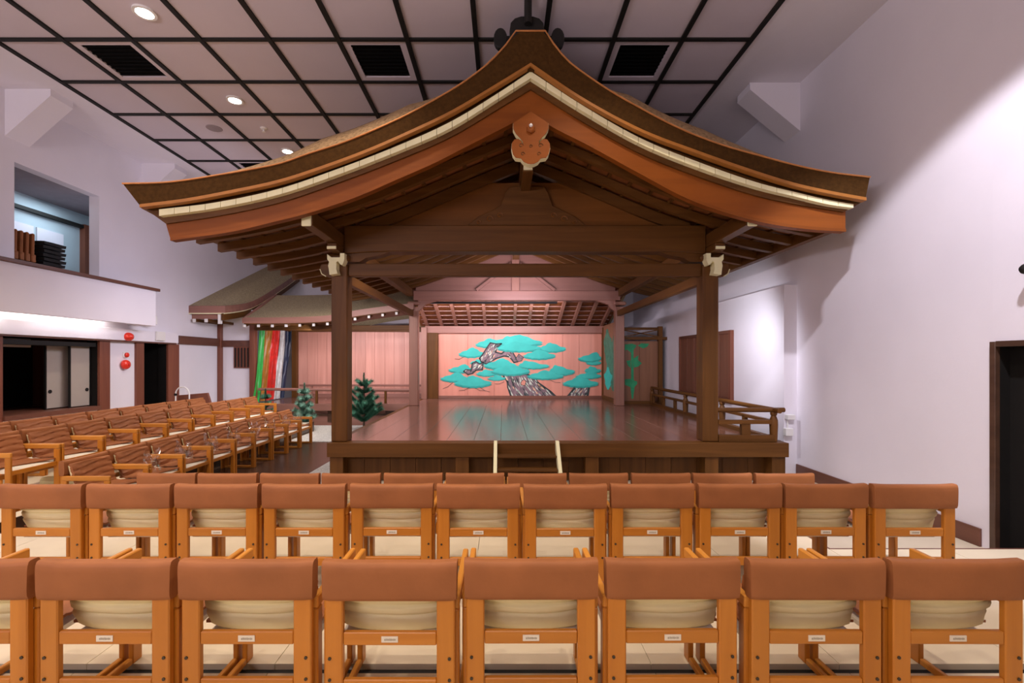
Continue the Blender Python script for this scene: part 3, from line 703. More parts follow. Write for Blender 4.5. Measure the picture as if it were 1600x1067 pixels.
# ------------------------------------------------------------------ pine wall
pw = thing('pine_wall', (.4, 15.0, SZ), 'pink wooden plank wall painted with a broad old pine tree', 'wall')
bx = [px(v, 15) for v in (685, 731, 772, 826, 879, 905, 941)]
for i in range(len(bx)-1):
    pbox('plank', 'mirror', pw, bx[i]+.003, bx[i+1]-.003, 15.0, 15.04, SZ, 2.74, bevel=.003)
pbox('left_post', 'dz', pw, px(668, 15), bx[0], 14.9, 15.06, SZ, 2.74, bevel=.005)
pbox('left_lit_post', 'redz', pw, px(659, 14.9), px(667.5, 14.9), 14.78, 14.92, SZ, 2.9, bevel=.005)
pbox('base_rail', 'fa', pw, bx[0], bx[-1], 14.94, 15.0, SZ, SZ+.09, bevel=.005)
pbox('side_post', 'dz', pw, 3.17, 3.27, 14.86, 15.0, SZ, 2.9)
for i in range(4):
    y0 = 12.95+(14.86-12.95)*i/4; y1 = 12.95+(14.86-12.95)*(i+1)/4
    pbox('side_plank', 'bamb', pw, 3.20, 3.24, y0+.003, y1-.003, SZ, 2.95, bevel=.003)
pbox('side_base', 'dy', pw, 3.15, 3.2, 12.95, 14.86, SZ, SZ+.12)
YP = 15.0
LAY = [0]
def flat(name, pts, mat, y=None, th=.002):
    LAY[0] += 1
    y1 = (YP-.0002*LAY[0]-.0005) if y is None else y
    bm = MB().prism(pts, 'y', y1-(th if y is not None else 0), y1 if y is not None else YP)
    return bm.build(name, mat, pw)
def cp(a, b_): return (px(680+a/8, 15), pz(510+b_/8, 15))
def clump(xl, xr, xp, yt, yb, mat='teal'):
    yb = yb+.10*(yb-yt); h = yb-yt; pts = []
    yl = yb-.36*h
    for t_ in [i/7 for i in range(8)]:
        pts.append((xl+(xp-xl)*t_, yl-(yl-yt)*(t_**1.2)+6*math.sin(t_*14)))
    for t_ in [i/7 for i in range(1, 8)]:
        pts.append((xp+(xr-xp)*t_, yt+(yl-yt)*(1-(1-t_)**1.2)+6*math.sin(t_*13)))
    nb = max(4, int((xr-xl)/75))
    bot = []
    for i in range(nb):
        for s_ in (.2, .5, .8):
            f_ = 1-(i+s_)/nb; x = xl+(xr-xl)*f_
            bot.append((x, yl+(yb-yl)*(math.sin(math.pi*min(1, max(0, f_)))**.6)*(.72+.28*math.sin(math.pi*s_))))
    allp = pts+bot
    # dark underside layer a little lower, then the bright crown
    flat('pine_clump_shade', [cp(a, b_+h*.15) for a, b_ in allp], 'teald')
    flat('pine_clump', [cp(a, b_) for a, b_ in allp], mat)
    m_ = MB(); LAY[0] += 1; y_ = YP-.0002*LAY[0]-.0006; rr = random.Random(int(xl*7+yb))
    for i in range(int((xr-xl)/16)):
        f_ = (i+.5)/int((xr-xl)/16); x0 = xl+(xr-xl)*(.08+.84*f_); yy_ = yb-.05*h-.22*h*abs(2*f_-1)**2
        a = math.radians(90+(f_-.5)*-90+rr.uniform(-18, 18)); L = h*rr.uniform(.14, .26); w_ = rr.uniform(2.5, 4.5)
        q = [cp(x0-w_, yy_), cp(x0+w_, yy_), cp(x0+math.cos(a)*L, yy_+math.sin(a)*L*.8)]
        m_.add([(p[0], y_, p[1]) for p in q], [(0, 1, 2)])
    m_.build('needle_spray', 'teald', pw)
def outline(pts, wd=14, closed=True):
    k = len(pts); path = [Vector((*cp(*p), 0)) for p in pts]; LAY[0] += 1; y = YP-.0002*LAY[0]-.0006
    m_ = MB()
    for i in range(k if closed else k-1):
        a, b_ = path[i], path[(i+1) % k]; d = (b_-a).normalized(); n_ = Vector((-d.y, d.x, 0))*wd/8*15/F/2; a = a-d*.01; b_ = b_+d*.01
        m_.add([(q.x, y, q.y) for q in (a-n_, b_-n_, b_+n_, a+n_)], [(0, 1, 2, 3)])
    m_.build('ink_line', 'outl', pw)
def inside(p, pts):
    c = False; j = len(pts)-1
    for i in range(len(pts)):
        (xi, yi), (xj, yj) = pts[i], pts[j]
        if (yi > p[1]) != (yj > p[1]) and p[0] < (xj-xi)*(p[1]-yi)/(yj-yi)+xi: c = not c
        j = i
    return c
def flakes(poly, n, ang, seed):
    rnd = random.Random(seed); xs_ = [p[0] for p in poly]; ys_ = [p[1] for p in poly]
    for mat, cnt in (('outl', n//2), ('flake', n), ('flakeo', n//6)):
        m_ = MB(); LAY[0] += 1; y = YP-.0002*LAY[0]-.0006; k = t_ = 0
        while k < cnt and t_ < 4000:
            t_ += 1; x, yy_ = rnd.uniform(min(xs_), max(xs_)), rnd.uniform(min(ys_), max(ys_)); a = ang(x, yy_)
            L, w_ = rnd.uniform(22, 52)*(.7 if n < 30 else 1), rnd.uniform(8, 14)*(.8 if n < 30 else 1); dx, dy = math.cos(a), math.sin(a)
            if not all(inside((x+dx*s_*L, yy_+dy*s_*L), poly) for s_ in (-1, 0, 1)): continue
            k += 1; q = [(x-dx*L, yy_-dy*L), (x-dy*w_, yy_+dx*w_), (x+dx*L, yy_+dy*L), (x+dy*w_*.5, yy_-dx*w_*.5)]
            P_ = [cp(*p) for p in q]; m_.add([(p[0], y, p[1]) for p in P_], [(0, 1, 2, 3)])
        if m_.v: m_.build('bark_flakes', mat, pw)
tr1 = [(840, 590), (905, 690), (912, 760), (945, 860), (1010, 918), (1560, 918), (1510, 880), (1440, 815), (1370, 765), (1285, 705), (1240, 650), (1130, 590)]
tr2 = [(1505, 905), (1560, 918), (1860, 918), (1905, 865), (1925, 745), (1765, 745), (1720, 800), (1660, 872), (1590, 903)]
br1 = [(575, 440), (555, 400), (600, 340), (650, 260), (690, 205), (760, 220), (830, 215), (770, 262), (755, 322), (830, 340), (895, 288), (960, 310), (1035, 440), (985, 450), (930, 380), (860, 370), (760, 400), (640, 470)]
br2 = [(355, 560), (385, 540), (450, 545), (465, 460), (510, 440), (560, 470), (600, 445), (590, 540), (510, 545), (470, 585), (410, 600)]
br3 = [(1010, 395), (1045, 345), (1105, 385), (1080, 430), (1030, 440)]
br4 = [(1070, 730), (1075, 690), (1110, 660), (1135, 690), (1120, 740)]
for a in ((640, 1350, 1060, 95, 240), (760, 1290, 900, 112, 240), (495, 870, 690, 140, 250)): clump(*a)
for a in ((285, 615, 475, 255, 370), (1290, 1640, 1440, 195, 305), (430, 640, 540, 405, 470)): clump(*a)
flat('pine_trunk', [cp(*p) for p in br1], 'trunk'); outline(br1, 17); flakes(br1, 22, lambda x, y: math.radians(120 if x < 760 else 50), 5)
clump(760, 1340, 1010, 180, 300)
clump(1090, 1510, 1300, 280, 395)
flat('pine_trunk', [cp(*p) for p in br3], 'trunk'); outline(br3, 7)
flat('pine_trunk', [cp(*p) for p in tr1], 'trunk'); outline(tr1, 26); flakes(tr1, 46, lambda x, y: math.radians(66-26*min(1, max(0, (x-900)/600))), 3)
flat('pine_trunk', [cp(*p) for p in tr2], 'trunk'); outline(tr2, 26); flakes(tr2, 26, lambda x, y: math.radians(125), 4)
flat('pine_knot', [cp(*p) for p in br4], 'mirror'); outline(br4, 6)
for a in ((160, 460, 380, 465, 565), (510, 770, 640, 530, 610), (650, 880, 780, 600, 665)): clump(*a)
flat('pine_trunk', [cp(*p) for p in br2], 'trunk'); outline(br2, 15); flakes(br2, 8, lambda x, y: math.radians(140), 6)
for a in ((60, 400, 290, 565, 675), (230, 710, 470, 605, 740), (1030, 1430, 1130, 420, 515), (600, 1010, 850, 390, 515), (690, 1190, 940, 460, 590),
          (1420, 1750, 1500, 475, 590), (1140, 1610, 1380, 540, 645), (1860, 2075, 1950, 490, 570), (1750, 2075, 1960, 555, 640), (1880, 2075, 1990, 400, 470),
          (1780, 2075, 2020, 315, 425), (1585, 2045, 1800, 620, 740)): clump(*a)
for (a, b_) in (((220, 700), (100, 775)), ((560, 760), (680, 815)), ((430, 760), (300, 800)), ((500, 770), (620, 800)), ((350, 385), (250, 405)), ((1420, 660), (1560, 700)), ((860, 690), (750, 715)), ((1740, 755), (1680, 775))):
    outline([a, ((a[0]+b_[0])/2, (a[1]+b_[1])/2+14), b_], 4, False)
# bamboo panel facing the audience, with a lattice rail on top
bpn = thing('bamboo_panel', (3.75, 12.95, SZ), 'brown board screen painted with green bamboo, right of the rear pillar', 'screen')
XB0, XB1 = 3.28, px(1028, 12.95)
for i in range(2):
    pbox('plank', 'bamb', bpn, XB0+(XB1-XB0)*i/2+.002, XB0+(XB1-XB0)*(i+1)/2-.002, 12.95, 12.99, SZ, pz(533, 12.95), bevel=.003)
pbox('post', 'dz', bpn, XB1, XB1+.12, 12.9, 13.02, SZ, pz(510, 12.95), bevel=.006)
pbox('base', 'dx', bpn, XB0, XB1, 12.91, 12.95, SZ, SZ+.1)
pbox('cap_rail', 'dx', bpn, XB0, XB1+.24, 12.88, 13.0, pz(531, 12.95), pz(526.5, 12.95), bevel=.004)
pbox('top_rail', 'dx', bpn, XB0, XB1, 12.92, 12.98, pz(515.5, 12.95), pz(511.5, 12.95), bevel=.004)
pbox('post', 'dz', bpn, XB0-.02, XB0+.06, 12.91, 13.0, SZ, pz(510, 12.95))
za, zb_ = pz(526, 12.95), pz(515.5, 12.95)
for (a, b_, c, d) in ((XB0+.06, za, XB1, zb_), (XB0+.06, zb_, XB1, za)): MB().beam((a, 12.95, b_), (c, 12.95, d), .03, .04, (0, 1, 0)).build('cross_bar', 'dx', bpn)
def bq(a, b_): return (px(840+a/8, 12.94), pz(510+b_/8, 12.94))
def bflat(pts, mat, y): MB().prism([bq(*p) for p in pts], 'y', y, 12.951).build('painted_bamboo', mat, bpn)
bflat([(1168, 240), (1200, 240), (1202, 640), (1215, 750), (1195, 905), (1178, 905), (1160, 750), (1170, 640)], 'green', 12.946)
for i, pts in enumerate(([(1092, 225), (1180, 215), (1240, 235), (1215, 275), (1170, 330), (1120, 290), (1092, 300)], [(1250, 240), (1300, 210), (1395, 215), (1370, 255), (1320, 275), (1280, 255)], [(1200, 400), (1262, 360), (1255, 420), (1305, 460), (1260, 500), (1205, 515)],
                         [(1110, 430), (1165, 420), (1165, 520), (1130, 490)], [(1092, 660), (1160, 655), (1245, 690), (1245, 720), (1200, 770), (1165, 760), (1092, 730)])):
    bflat(pts, 'green', 12.947-.0005*i)
for i, (y0, z0, w_, h_) in enumerate(((13.3, 2.1, .5, .6), (13.9, 1.9, .6, .5), (13.5, 1.35, .5, .35), (14.3, 2.35, .5, .4), (14.2, 1.3, .5, .3), (13.2, 1.65, .35, .3))):
    pts = [(y0+w_*math.cos(a_)*(1+.25*math.sin(5*a_)), z0+h_*math.sin(a_)*(1+.2*math.cos(4*a_))) for a_ in [j*math.pi/9 for j in range(18)]]
    pts = [(min(14.8, max(12.98, p[0])), p[1]) for p in pts]
    MB().prism(pts, 'x', 3.196-.0006*i, 3.201).build('side_foliage', 'greend' if i != 4 else 'teal', pw)

# ------------------------------------------------------------------ veranda railing on the right
vr = thing('veranda_railing', (4.1, 7.05, SZ), 'low dark wooden railing round the veranda right of the stage', 'railing')
XV = 4.1
def vpost(y, dark=True, bulb=True):
    prof = [(.05, 0), (.055, .12), (.06, .25), (.058, .32), (.035, .385), (.045, .40), (.05, .43), (.038, .455), (.0, .46)]
    MB().lathe([(r_, h_) for r_, h_ in prof], (XV, y, SZ), 16).build('post', 'dz', vr, smooth=True)
for y in (7.06, 8.72, 10.47, 12.8): vpost(y)
for i in range(7):
    y = 7.9+i*.80
    if min(abs(y-v) for v in (8.72, 10.47)) > .2: pbox('small_post', 'dz', vr, XV-.03, XV+.03, y-.04, y+.04, SZ+.06, SZ+.30)
MB().tube([(XV, 6.9, SZ+.475), (XV, 12.85, SZ+.475)], .038, 10).build('top_rail', 'dy', vr)
pbox('middle_rail', 'dy', vr, XV-.03, XV+.03, 7.06, 12.8, SZ+.27, SZ+.32)
pbox('sill_rail', 'dy', vr, XV-.045, XV+.045, 7.06, 12.8, SZ, SZ+.07)
MB().tube([(PRX+.1, 7.06, SZ+.475), (XV+.16, 7.06, SZ+.475)], .036, 10).build('front_top_rail', 'dx', vr)
pbox('front_middle_rail', 'dx', vr, PRX+.12, XV, 7.02, 7.09, SZ+.265, SZ+.325)
pbox('front_sill_rail', 'dx', vr, PRX+.12, XV, 7.01, 7.11, SZ, SZ+.10)
pbox('front_small_post', 'dx', vr, 3.60, 3.73, 7.02, 7.09, SZ+.1, SZ+.27)
t = thing('socket_box', (4.36, 7.45, .62), 'two small white boxes with a cable on the wall corner behind the railing post', 'box')
pbox('lower_box', 'wh', t, 4.30, 4.42, 7.44, 7.53, .64, .76, bevel=.006)
pbox('upper_box', 'wh', t, 4.33, 4.45, 7.44, 7.53, .90, .98, bevel=.006)
MB().tube([(4.36, 7.5, .76), (4.36, 7.5, .90)], .012, 8).build('cable', 'wh', t)
for o in (t,):
    for c in o.children: c.location.x += .22
t.location.x += 0

# ------------------------------------------------------------------ bridge, curtain, roofs at the left rear
BF, BBk = 13.2, 15.6
br = thing('stage_bridge', (-4.7, 14.4, 0), 'roofed wooden bridge passage leading from the curtain to the stage', 'bridge')
for i in range(6):
    y0 = BF+(BBk-BF)*i/6; pbox('floor_plank', 'fa', br, -7.1, SX0, y0+.002, y0+(BBk-BF)/6-.002, SZ-.06, SZ)
pbox('edge_beam', 'redx', br, -7.1, SX0-.01, BF-.04, BF, SZ-.2, SZ-.002, bevel=.005)
pbox('skirt', 'redx', br, -7.1, SX0-.02, BF+.1, BF+.14, -.02, SZ-.1)
pbox('skirt_rail', 'aisle', br, -7.0, SX0-.02, BF+.06, BF+.1, .28, .33)
pbox('skirt_recess_shade', 'aisle', br, -3.35, SX0-.03, BF+.07, BF+.1, .33, SZ-.21); pbox('skirt_recess_shade', 'aisle', br, -5.0, -4.35, BF+.07, BF+.1, .1, SZ-.21)  # flat dark panels, the shade of the recesses put into their colour
wx = [-6.9, -6.55, -6.2, -5.9, -5.55, -5.3, -4.95, -4.6, -4.3, -3.95, -3.65, -3.3, -3.0, -2.7, -2.35]
for i in range(len(wx)-1): pbox('wall_plank', 'bridgew', br, wx[i]+.002, wx[i+1]-.002, BBk, BBk+.03, SZ, 2.95, bevel=.002)
pbox('wall_base', 'redx', br, -6.9, -2.4, BBk-.05, BBk, SZ, SZ+.12)
pbox('eave_beam', 'dx', br, -7.0, -2.55, BF-.03, BF+.09, 2.70, 2.84, bevel=.005)
pbox('wall_top_beam', 'dx', br, -7.0, -2.4, BBk-.12, BBk, 2.80, 2.98, bevel=.005)
pbox('curtain_post', 'dz', br, -7.0, -6.84, 15.42, 15.58, SZ, 2.84, bevel=.005)
for (x, y) in ((-3.34, BF+.05), (-5.3, BF+.05)): pbox('rail_post', 'dz', br, x-.03, x+.03, y-.03, y+.03, SZ, 1.03)
MB().tube([(-6.95, BF+.05, 1.03), (-2.6, BF+.05, 1.0)], .04, 10).build('hand_rail', 'redx', br)
MB().tube([(-6.7, BBk-.25, 1.03), (-2.4, BBk-.25, 1.03)], .035, 10).build('hand_rail', 'redx', br)
for x in (-6.3, -4.4, -2.9): pbox('rail_post', 'redz', br, x-.025, x+.025, BBk-.275, BBk-.225, SZ, 1.0)
zt = curve([(-7.0, 3.0), (-6.0, 3.0), (-4.55, 3.07), (-4.0, 3.18), (-2.9, 3.33), (-2.4, 3.38)])
def bridge_roof(u, v):
    x = -6.95+4.55*u; y = 12.5+(14.3-12.5)*v
    return (x, y, zt(x)+(3.88-3.03)*(v**1.15)-.0)
MB().sheet(24, 8, bridge_roof).build('roof_slope', 'thatchg', br, smooth=True)
def bridge_roof2(u, v):
    x = -6.95+4.55*u; y = 14.3+1.8*v
    return (x, y, zt(x)+(3.88-3.03)*(1-v))
MB().sheet(24, 4, bridge_roof2).build('rear_roof_slope', 'thatchg', br, smooth=True)
xs = xsplit(-6.95, -2.4, 20)
MB().band([(x, zt(x)+.004) for x in xs], [(x, zt(x)-.155) for x in xs], 'y', 12.49, 12.62).build('eave_face', 'redx', br)
MB().band([(x, zt(x)-.15) for x in xs], [(x, zt(x)-.17) for x in xs], 'y', 12.5, 13.6).build('eave_soffit', 'dx', br)
MB().prism([(12.5, 2.98), (12.5, 2.85), (14.3, 3.74), (14.3, 3.89)], 'x', -7.0, -6.94).build('verge_board', 'redx', br)
for i in range(13):
    x = -6.98+.373*i
    z0 = zt(x)-.205
    r_ = MB().beam((x, 12.60, z0), (x, 14.1, z0+.45), .06, .07).build('rafter', 'dx', br)
    pbox('rafter_end', 'wh', r_, x-.032, x+.032, 12.57, 12.60, z0-.045, z0+.025)
# curtain of five silk strips
cu = thing('entrance_curtain', (-7.05, 14.4, SZ), 'five coloured silk curtain of green, ochre, red, white and navy strips', 'curtain')
yy = [13.42, 13.78, 14.16, 14.6, 15.02, 15.40]
for i, k in enumerate(('cg', 'co', 'cr', 'cw', 'cn')):
    def fn(u, v, i=i):
        y = yy[i]+(yy[i+1]-yy[i])*u+.1; z = SZ+.03+(2.80-SZ-.03)*v
        sway = (1-v)**1.3*.42
        return (-7.06+.025*math.sin(u*9+i*2+2*v)+.012*math.sin(31*u+5*v+i), y-sway+.02*math.sin(6*v+i), z)
    o = MB().sheet(14, 14, fn).build('silk_strip', k, cu, smooth=True, solid=.006)
    o['label'] = ['green strip', 'ochre strip', 'red strip', 'white strip', 'navy strip'][i]
pbox('curtain_rod', 'dy', cu, -7.1, -7.04, 13.40, 15.44, 2.80, 2.85)
# mirror room roof
mr_ = thing('mirror_room_roof', (-7.7, 13.6, 3.0), 'mossy bark roof of the mirror room beside the left wall', 'roof')
zq = curve([(12.08, 3.27), (12.66, 3.37), (13.29, 3.52), (13.98, 3.79), (14.48, 4.02), (15.2, 4.35), (16.6, 5.05)])
zs = curve([(12.08, 3.27), (13.6, 3.96), (15.37, 4.76), (16.6, 5.32)])
def mroof(u, v):
    y = 12.08+4.52*v; x = XL+.001+(-7.2-XL)*u; w_ = min(1, max(0, (1-u)/.45)); w_ = w_*w_*(3-2*w_)
    return (x, y, zq(y)+(zs(y)-zq(y))*w_)
MB().sheet(14, 18, mroof).build('roof_slope', 'thatchg', mr_, smooth=True)
ys = xsplit(12.08, 16.6, 14)
MB().band([(y, zq(y)-.004) for y in ys], [(y, zq(y)-.19) for y in ys], 'x', XL, -7.205).build('eave_body', 'redx', mr_)
MB().band([(y, zq(y)-.20) for y in ys], [(y, zq(y)-.38) for y in ys], 'x', -7.3, -7.24).build('verge_board', 'dy', mr_)
MB().band([(y, zq(y)-.19) for y in ys], [(y, zq(y)-.215) for y in ys], 'x', XL, -7.215).build('white_edge', 'paint', mr_)
pbox('eave_board', 'redx', mr_, XL, -7.4, 12.2, 12.28, 2.93, 3.06)
for x in (-8.03, -7.72):
    r_ = pbox('rafter', 'dy', mr_, x-.03, x+.03, 12.13, 13.3, 2.86, 2.93)
    pbox('rafter_end', 'wh', r_, x-.035, x+.035, 12.10, 12.13, 2.84, 2.93)
pbox('corner_bracket', 'wh', mr_, -7.42, -7.34, 12.12, 12.18, 2.80, 3.05)
# stage fluorescent fittings: the lamps' bodies
for nm_, lab, x0, x1, y, z in (('stage_light', 'slim lamp strip behind the front beam over the stage', -1.9, 2.2, 7.42, 3.60), ('stage_light', 'slim lamp strip behind the rear beam over the stage', -2.1, 1.5, 12.92, 3.42),
                               ('bridge_light', 'slim lamp strip under the bridge eave', -6.1, -2.5, 13.36, 2.72)):
    t = thing(nm_, ((x0+x1)/2, y, z), lab, 'lamp')
    pbox('housing', 'black', t, x0, x1, y-.05, y+.05, z, z+.06, bevel=.005)

# young pines on the gravel
def pine(loc, h, n, rad, label, mat, seed):
    rnd = random.Random(seed)
    t = thing('young_pine', loc, label, 'pine tree', 'young pines before the bridge')
    x, y, z = loc
    MB().tube([(x, y, z), (x+.01, y, z+h*.55), (x, y, z+h*.93)], [.03, .022, .008], 8).build('trunk', 'bark', t)
    def brush(p, q, r0, r1):
        p, q = Vector(p), Vector(q); d = (q-p); L = d.length; d.normalize()
        m_ = MB(); m_.tube([p, q], [.008, .004], 5)
        u = d.orthogonal().normalized(); v = d.cross(u)
        cnt = int(L*900)+70
        for i in range(cnt):
            s_ = i/cnt; a = rnd.random()*6.283; o_ = u*math.cos(a)+v*math.sin(a); b_ = p+d*L*s_
            rr = (r0+(r1-r0)*s_)*rnd.uniform(.7, 1.1)
            tip = b_+o_*rr*.8+d*rr*.75; sd = d.cross(o_)*.0075
            m_.add([b_-sd, b_+sd, tip], [(0, 1, 2)])
        return m_
    brush((x, y, z+h*.80), (x, y, z+h), .07, .04).build('branch', mat, t)
    for lv in range(n):
        f_ = lv/(n-1); zz = z+h*(.16+.62*f_); k = 7 if f_ < .6 else 5
        for j in range(k):
            a = j*6.283/k+lv*1.1+rnd.uniform(-.25, .25); L = rad*(1.0-.62*f_)*rnd.uniform(.8, 1.12)
            p = (x, y, zz); q = (x+math.cos(a)*L, y+math.sin(a)*L, zz+L*rnd.uniform(.45, .8))
            brush(p, q, .10, .11).build('branch', mat, t)
pine((-3.66, 12.25, .013), 1.50, 6, .46, 'tallest dark green young pine on gravel, right behind the front left pillar', 'needle', 3)
pine((-5.20, 12.2, .013), 1.24, 5, .27, 'medium grey-green young pine on gravel before the bridge wall', 'needle2', 5)
pine((-6.22, 12.2, .013), 1.08, 4, .20, 'smallest young pine, before the green curtain strip', 'needle', 8)

# ------------------------------------------------------------------ small things on the left wall
xw = XL+.001
t = thing('alarm_lamp', (XL+.12, 9.95, 2.37), 'red dome alarm lamp on the white lintel, above the alarm bell', 'alarm')
MB().lathe([(.09, 0), (.09, .03), (.085, .06), (.06, .10), (0, .12)], (XL+.12, 9.96, pz(526, 9.96)), 18, 'x').build('dome', 'red', t, smooth=True)
t = thing('alarm_button', (XL, 9.95, 1.95), 'small red alarm button with a white ring on the wall panel', 'alarm')
MB().lathe([(.075, 0), (.075, .02), (.05, .03), (0, .03)], (XL, 10.04, pz(554.5, 10.04)), 18, 'x').build('ring', 'wh', t)
MB().lathe([(.05, .02), (.05, .06), (.03, .075), (0, .08)], (XL, 10.04, pz(554.5, 10.04)), 18, 'x').build('button', 'red', t)
t = thing('alarm_bell', (XL, 9.95, 1.75), 'round red alarm bell on the white wall panel, lowest of three alarm fittings', 'alarm')
MB().lathe([(.05, 0), (.05, .03), (.10, .03), (.10, .07), (.08, .10), (.03, .115), (0, .115)], (XL, 10.0, pz(569.5, 10.0)), 20, 'x').build('gong', 'red', t, smooth=True)
MB().lathe([(.02, .11), (.015, .135), (0, .137)], (XL, 10.0, pz(569.5, 10.0)), 10, 'x').build('hub', 'cr', t)
t = thing('exit_sign', (XL+.12, 10.9, 2.3), 'blank white square sign box above the dark doorway', 'sign')
pbox('sign_box', 'wh', t, XL+.12, XL+.17, 10.75, 11.02, 2.31, 2.52, bevel=.006)
t = thing('wall_projector', (XL, 10.6, 2.7), 'white box lamp fitting on the wall at the end of the balcony', 'lamp')
pbox('body', 'wh', t, XL+.02, XL+.28, 10.42, 10.62, 2.66, 2.86, bevel=.015)
pbox('mount', 'wh', t, XL, XL+.02, 10.46, 10.58, 2.70, 2.82)
t = thing('wall_speaker', (4.60, 4.1, 2.66), 'black round fitting on the right wall above the door', 'lamp')
MB().lathe([(.03, 0), (.03, -.06), (.045, -.08), (.045, -.14), (.03, -.16), (0, -.165)], (XR, 4.12, pz(420, 4.12)), 18, 'x').build('body', 'black', t, smooth=True)
t = thing('hoop_stand', (-7.5, 11.0, PL), 'white tubular hoop standing by the doorway behind the rear seats', 'stand')
MB().tube([(-7.66, 10.9, PL), (-7.66, 10.9, .95)]+[(-7.50-.16*math.cos(a_), 10.9, 1.06+.17*math.sin(a_)) for a_ in [i*math.pi/10 for i in range(11)]]+[(-7.34, 10.9, .95), (-7.34, 10.9, PL)], .016, 8).build('hoop', 'wh', t, smooth=True)
pbox('foot', 'wh', t, -7.70, -7.30, 10.85, 10.95, PL, PL+.02)
MB().lathe([(.03, 0), (.03, .04), (0, .04)], (-7.66, 10.88, 1.05), 12, 'y').build('knob', 'black', t)
t = thing('dark_board', (-7.3, 11.1, PL), 'dark brown slanted board standing behind the white hoop', 'board')
MB().prism([(-7.72, PL), (-7.72, 1.02), (-7.02, 1.08), (-6.90, .70), (-6.86, PL)], 'y', 11.06, 11.12).build('panel', 'trim', t, .006)
pbox('foot', 'trim', t, -7.7, -6.9, 11.0, 11.18, PL, PL+.03)
t = thing('rolled_mat', (-5.7, 5.95, PL), 'cream rolled mat lying on the floor under the middle side row', 'mat')
MB().tube([(-5.86, 5.95, PL+.062), (-5.52, 5.95, PL+.062)], .06, 16).build('roll', 'cream', t, smooth=True)
MB().tube([(-5.521, 5.95+.045*math.cos(a_)*(1-a_/18), PL+.062+.045*math.sin(a_)*(1-a_/18)) for a_ in [i*.6 for i in range(22)]], .004, 5).build('roll_edge', 'seat', t)
# control room: stacked chairs and cushions seen through the window
zf = WZ0-.05
for i in range(4):
    y = 8.0+.10*i; x = XL-.42
    t = thing('stacking_chair', (x, y, zf), 'brown padded stacking chair in the upper window, %s from the left' % ORD[i], 'chair', 'brown chairs stacked in the upper window')
    MB().beam((x, y, zf+.38), (x-.05, y+.06, zf+.80), .42, .05, (0, 1, 0)).build('backrest', 'coverw', t, .015)
    pbox('seat', 'coverw', t, x-.2, x+.2, y-.02, y+.06, zf+.30, zf+.44, bevel=.012)
    for sx in (-.17, .17): MB().tube([(x+sx, y, zf), (x+sx, y+.02, zf+.5)], .012, 6).build('leg', 'black', t)
for i in range(6):
    z = zf+.3+.075*i
    t = tag(MB().sheet(8, 8, lambda u, v, z=z, i=i: (XL-.62+.42*u, 8.46+.42*v+.02*(i % 2), z+.028*math.sin(math.pi*u)**.5*math.sin(math.pi*v)**.5)).build('seat_cushion', 'black', None, smooth=True, solid=-.05),
            'black flat cushion in the stack inside the upper window, %s from the bottom' % ORD[i], 'cushion', 'black cushions stacked in the upper window')
t = thing('cushion_stand', (XL-.41, 8.67, zf), 'low dark stand carrying the black cushions in the upper window', 'stand')
pbox('board', 'trim', t, XL-.63, XL-.19, 8.44, 8.90, zf+.21, zf+.245)
for sx in (XL-.6, XL-.25):
    for sy in (8.48, 8.84): pbox('leg', 'trim', t, sx, sx+.03, sy, sy+.03, zf, zf+.21)

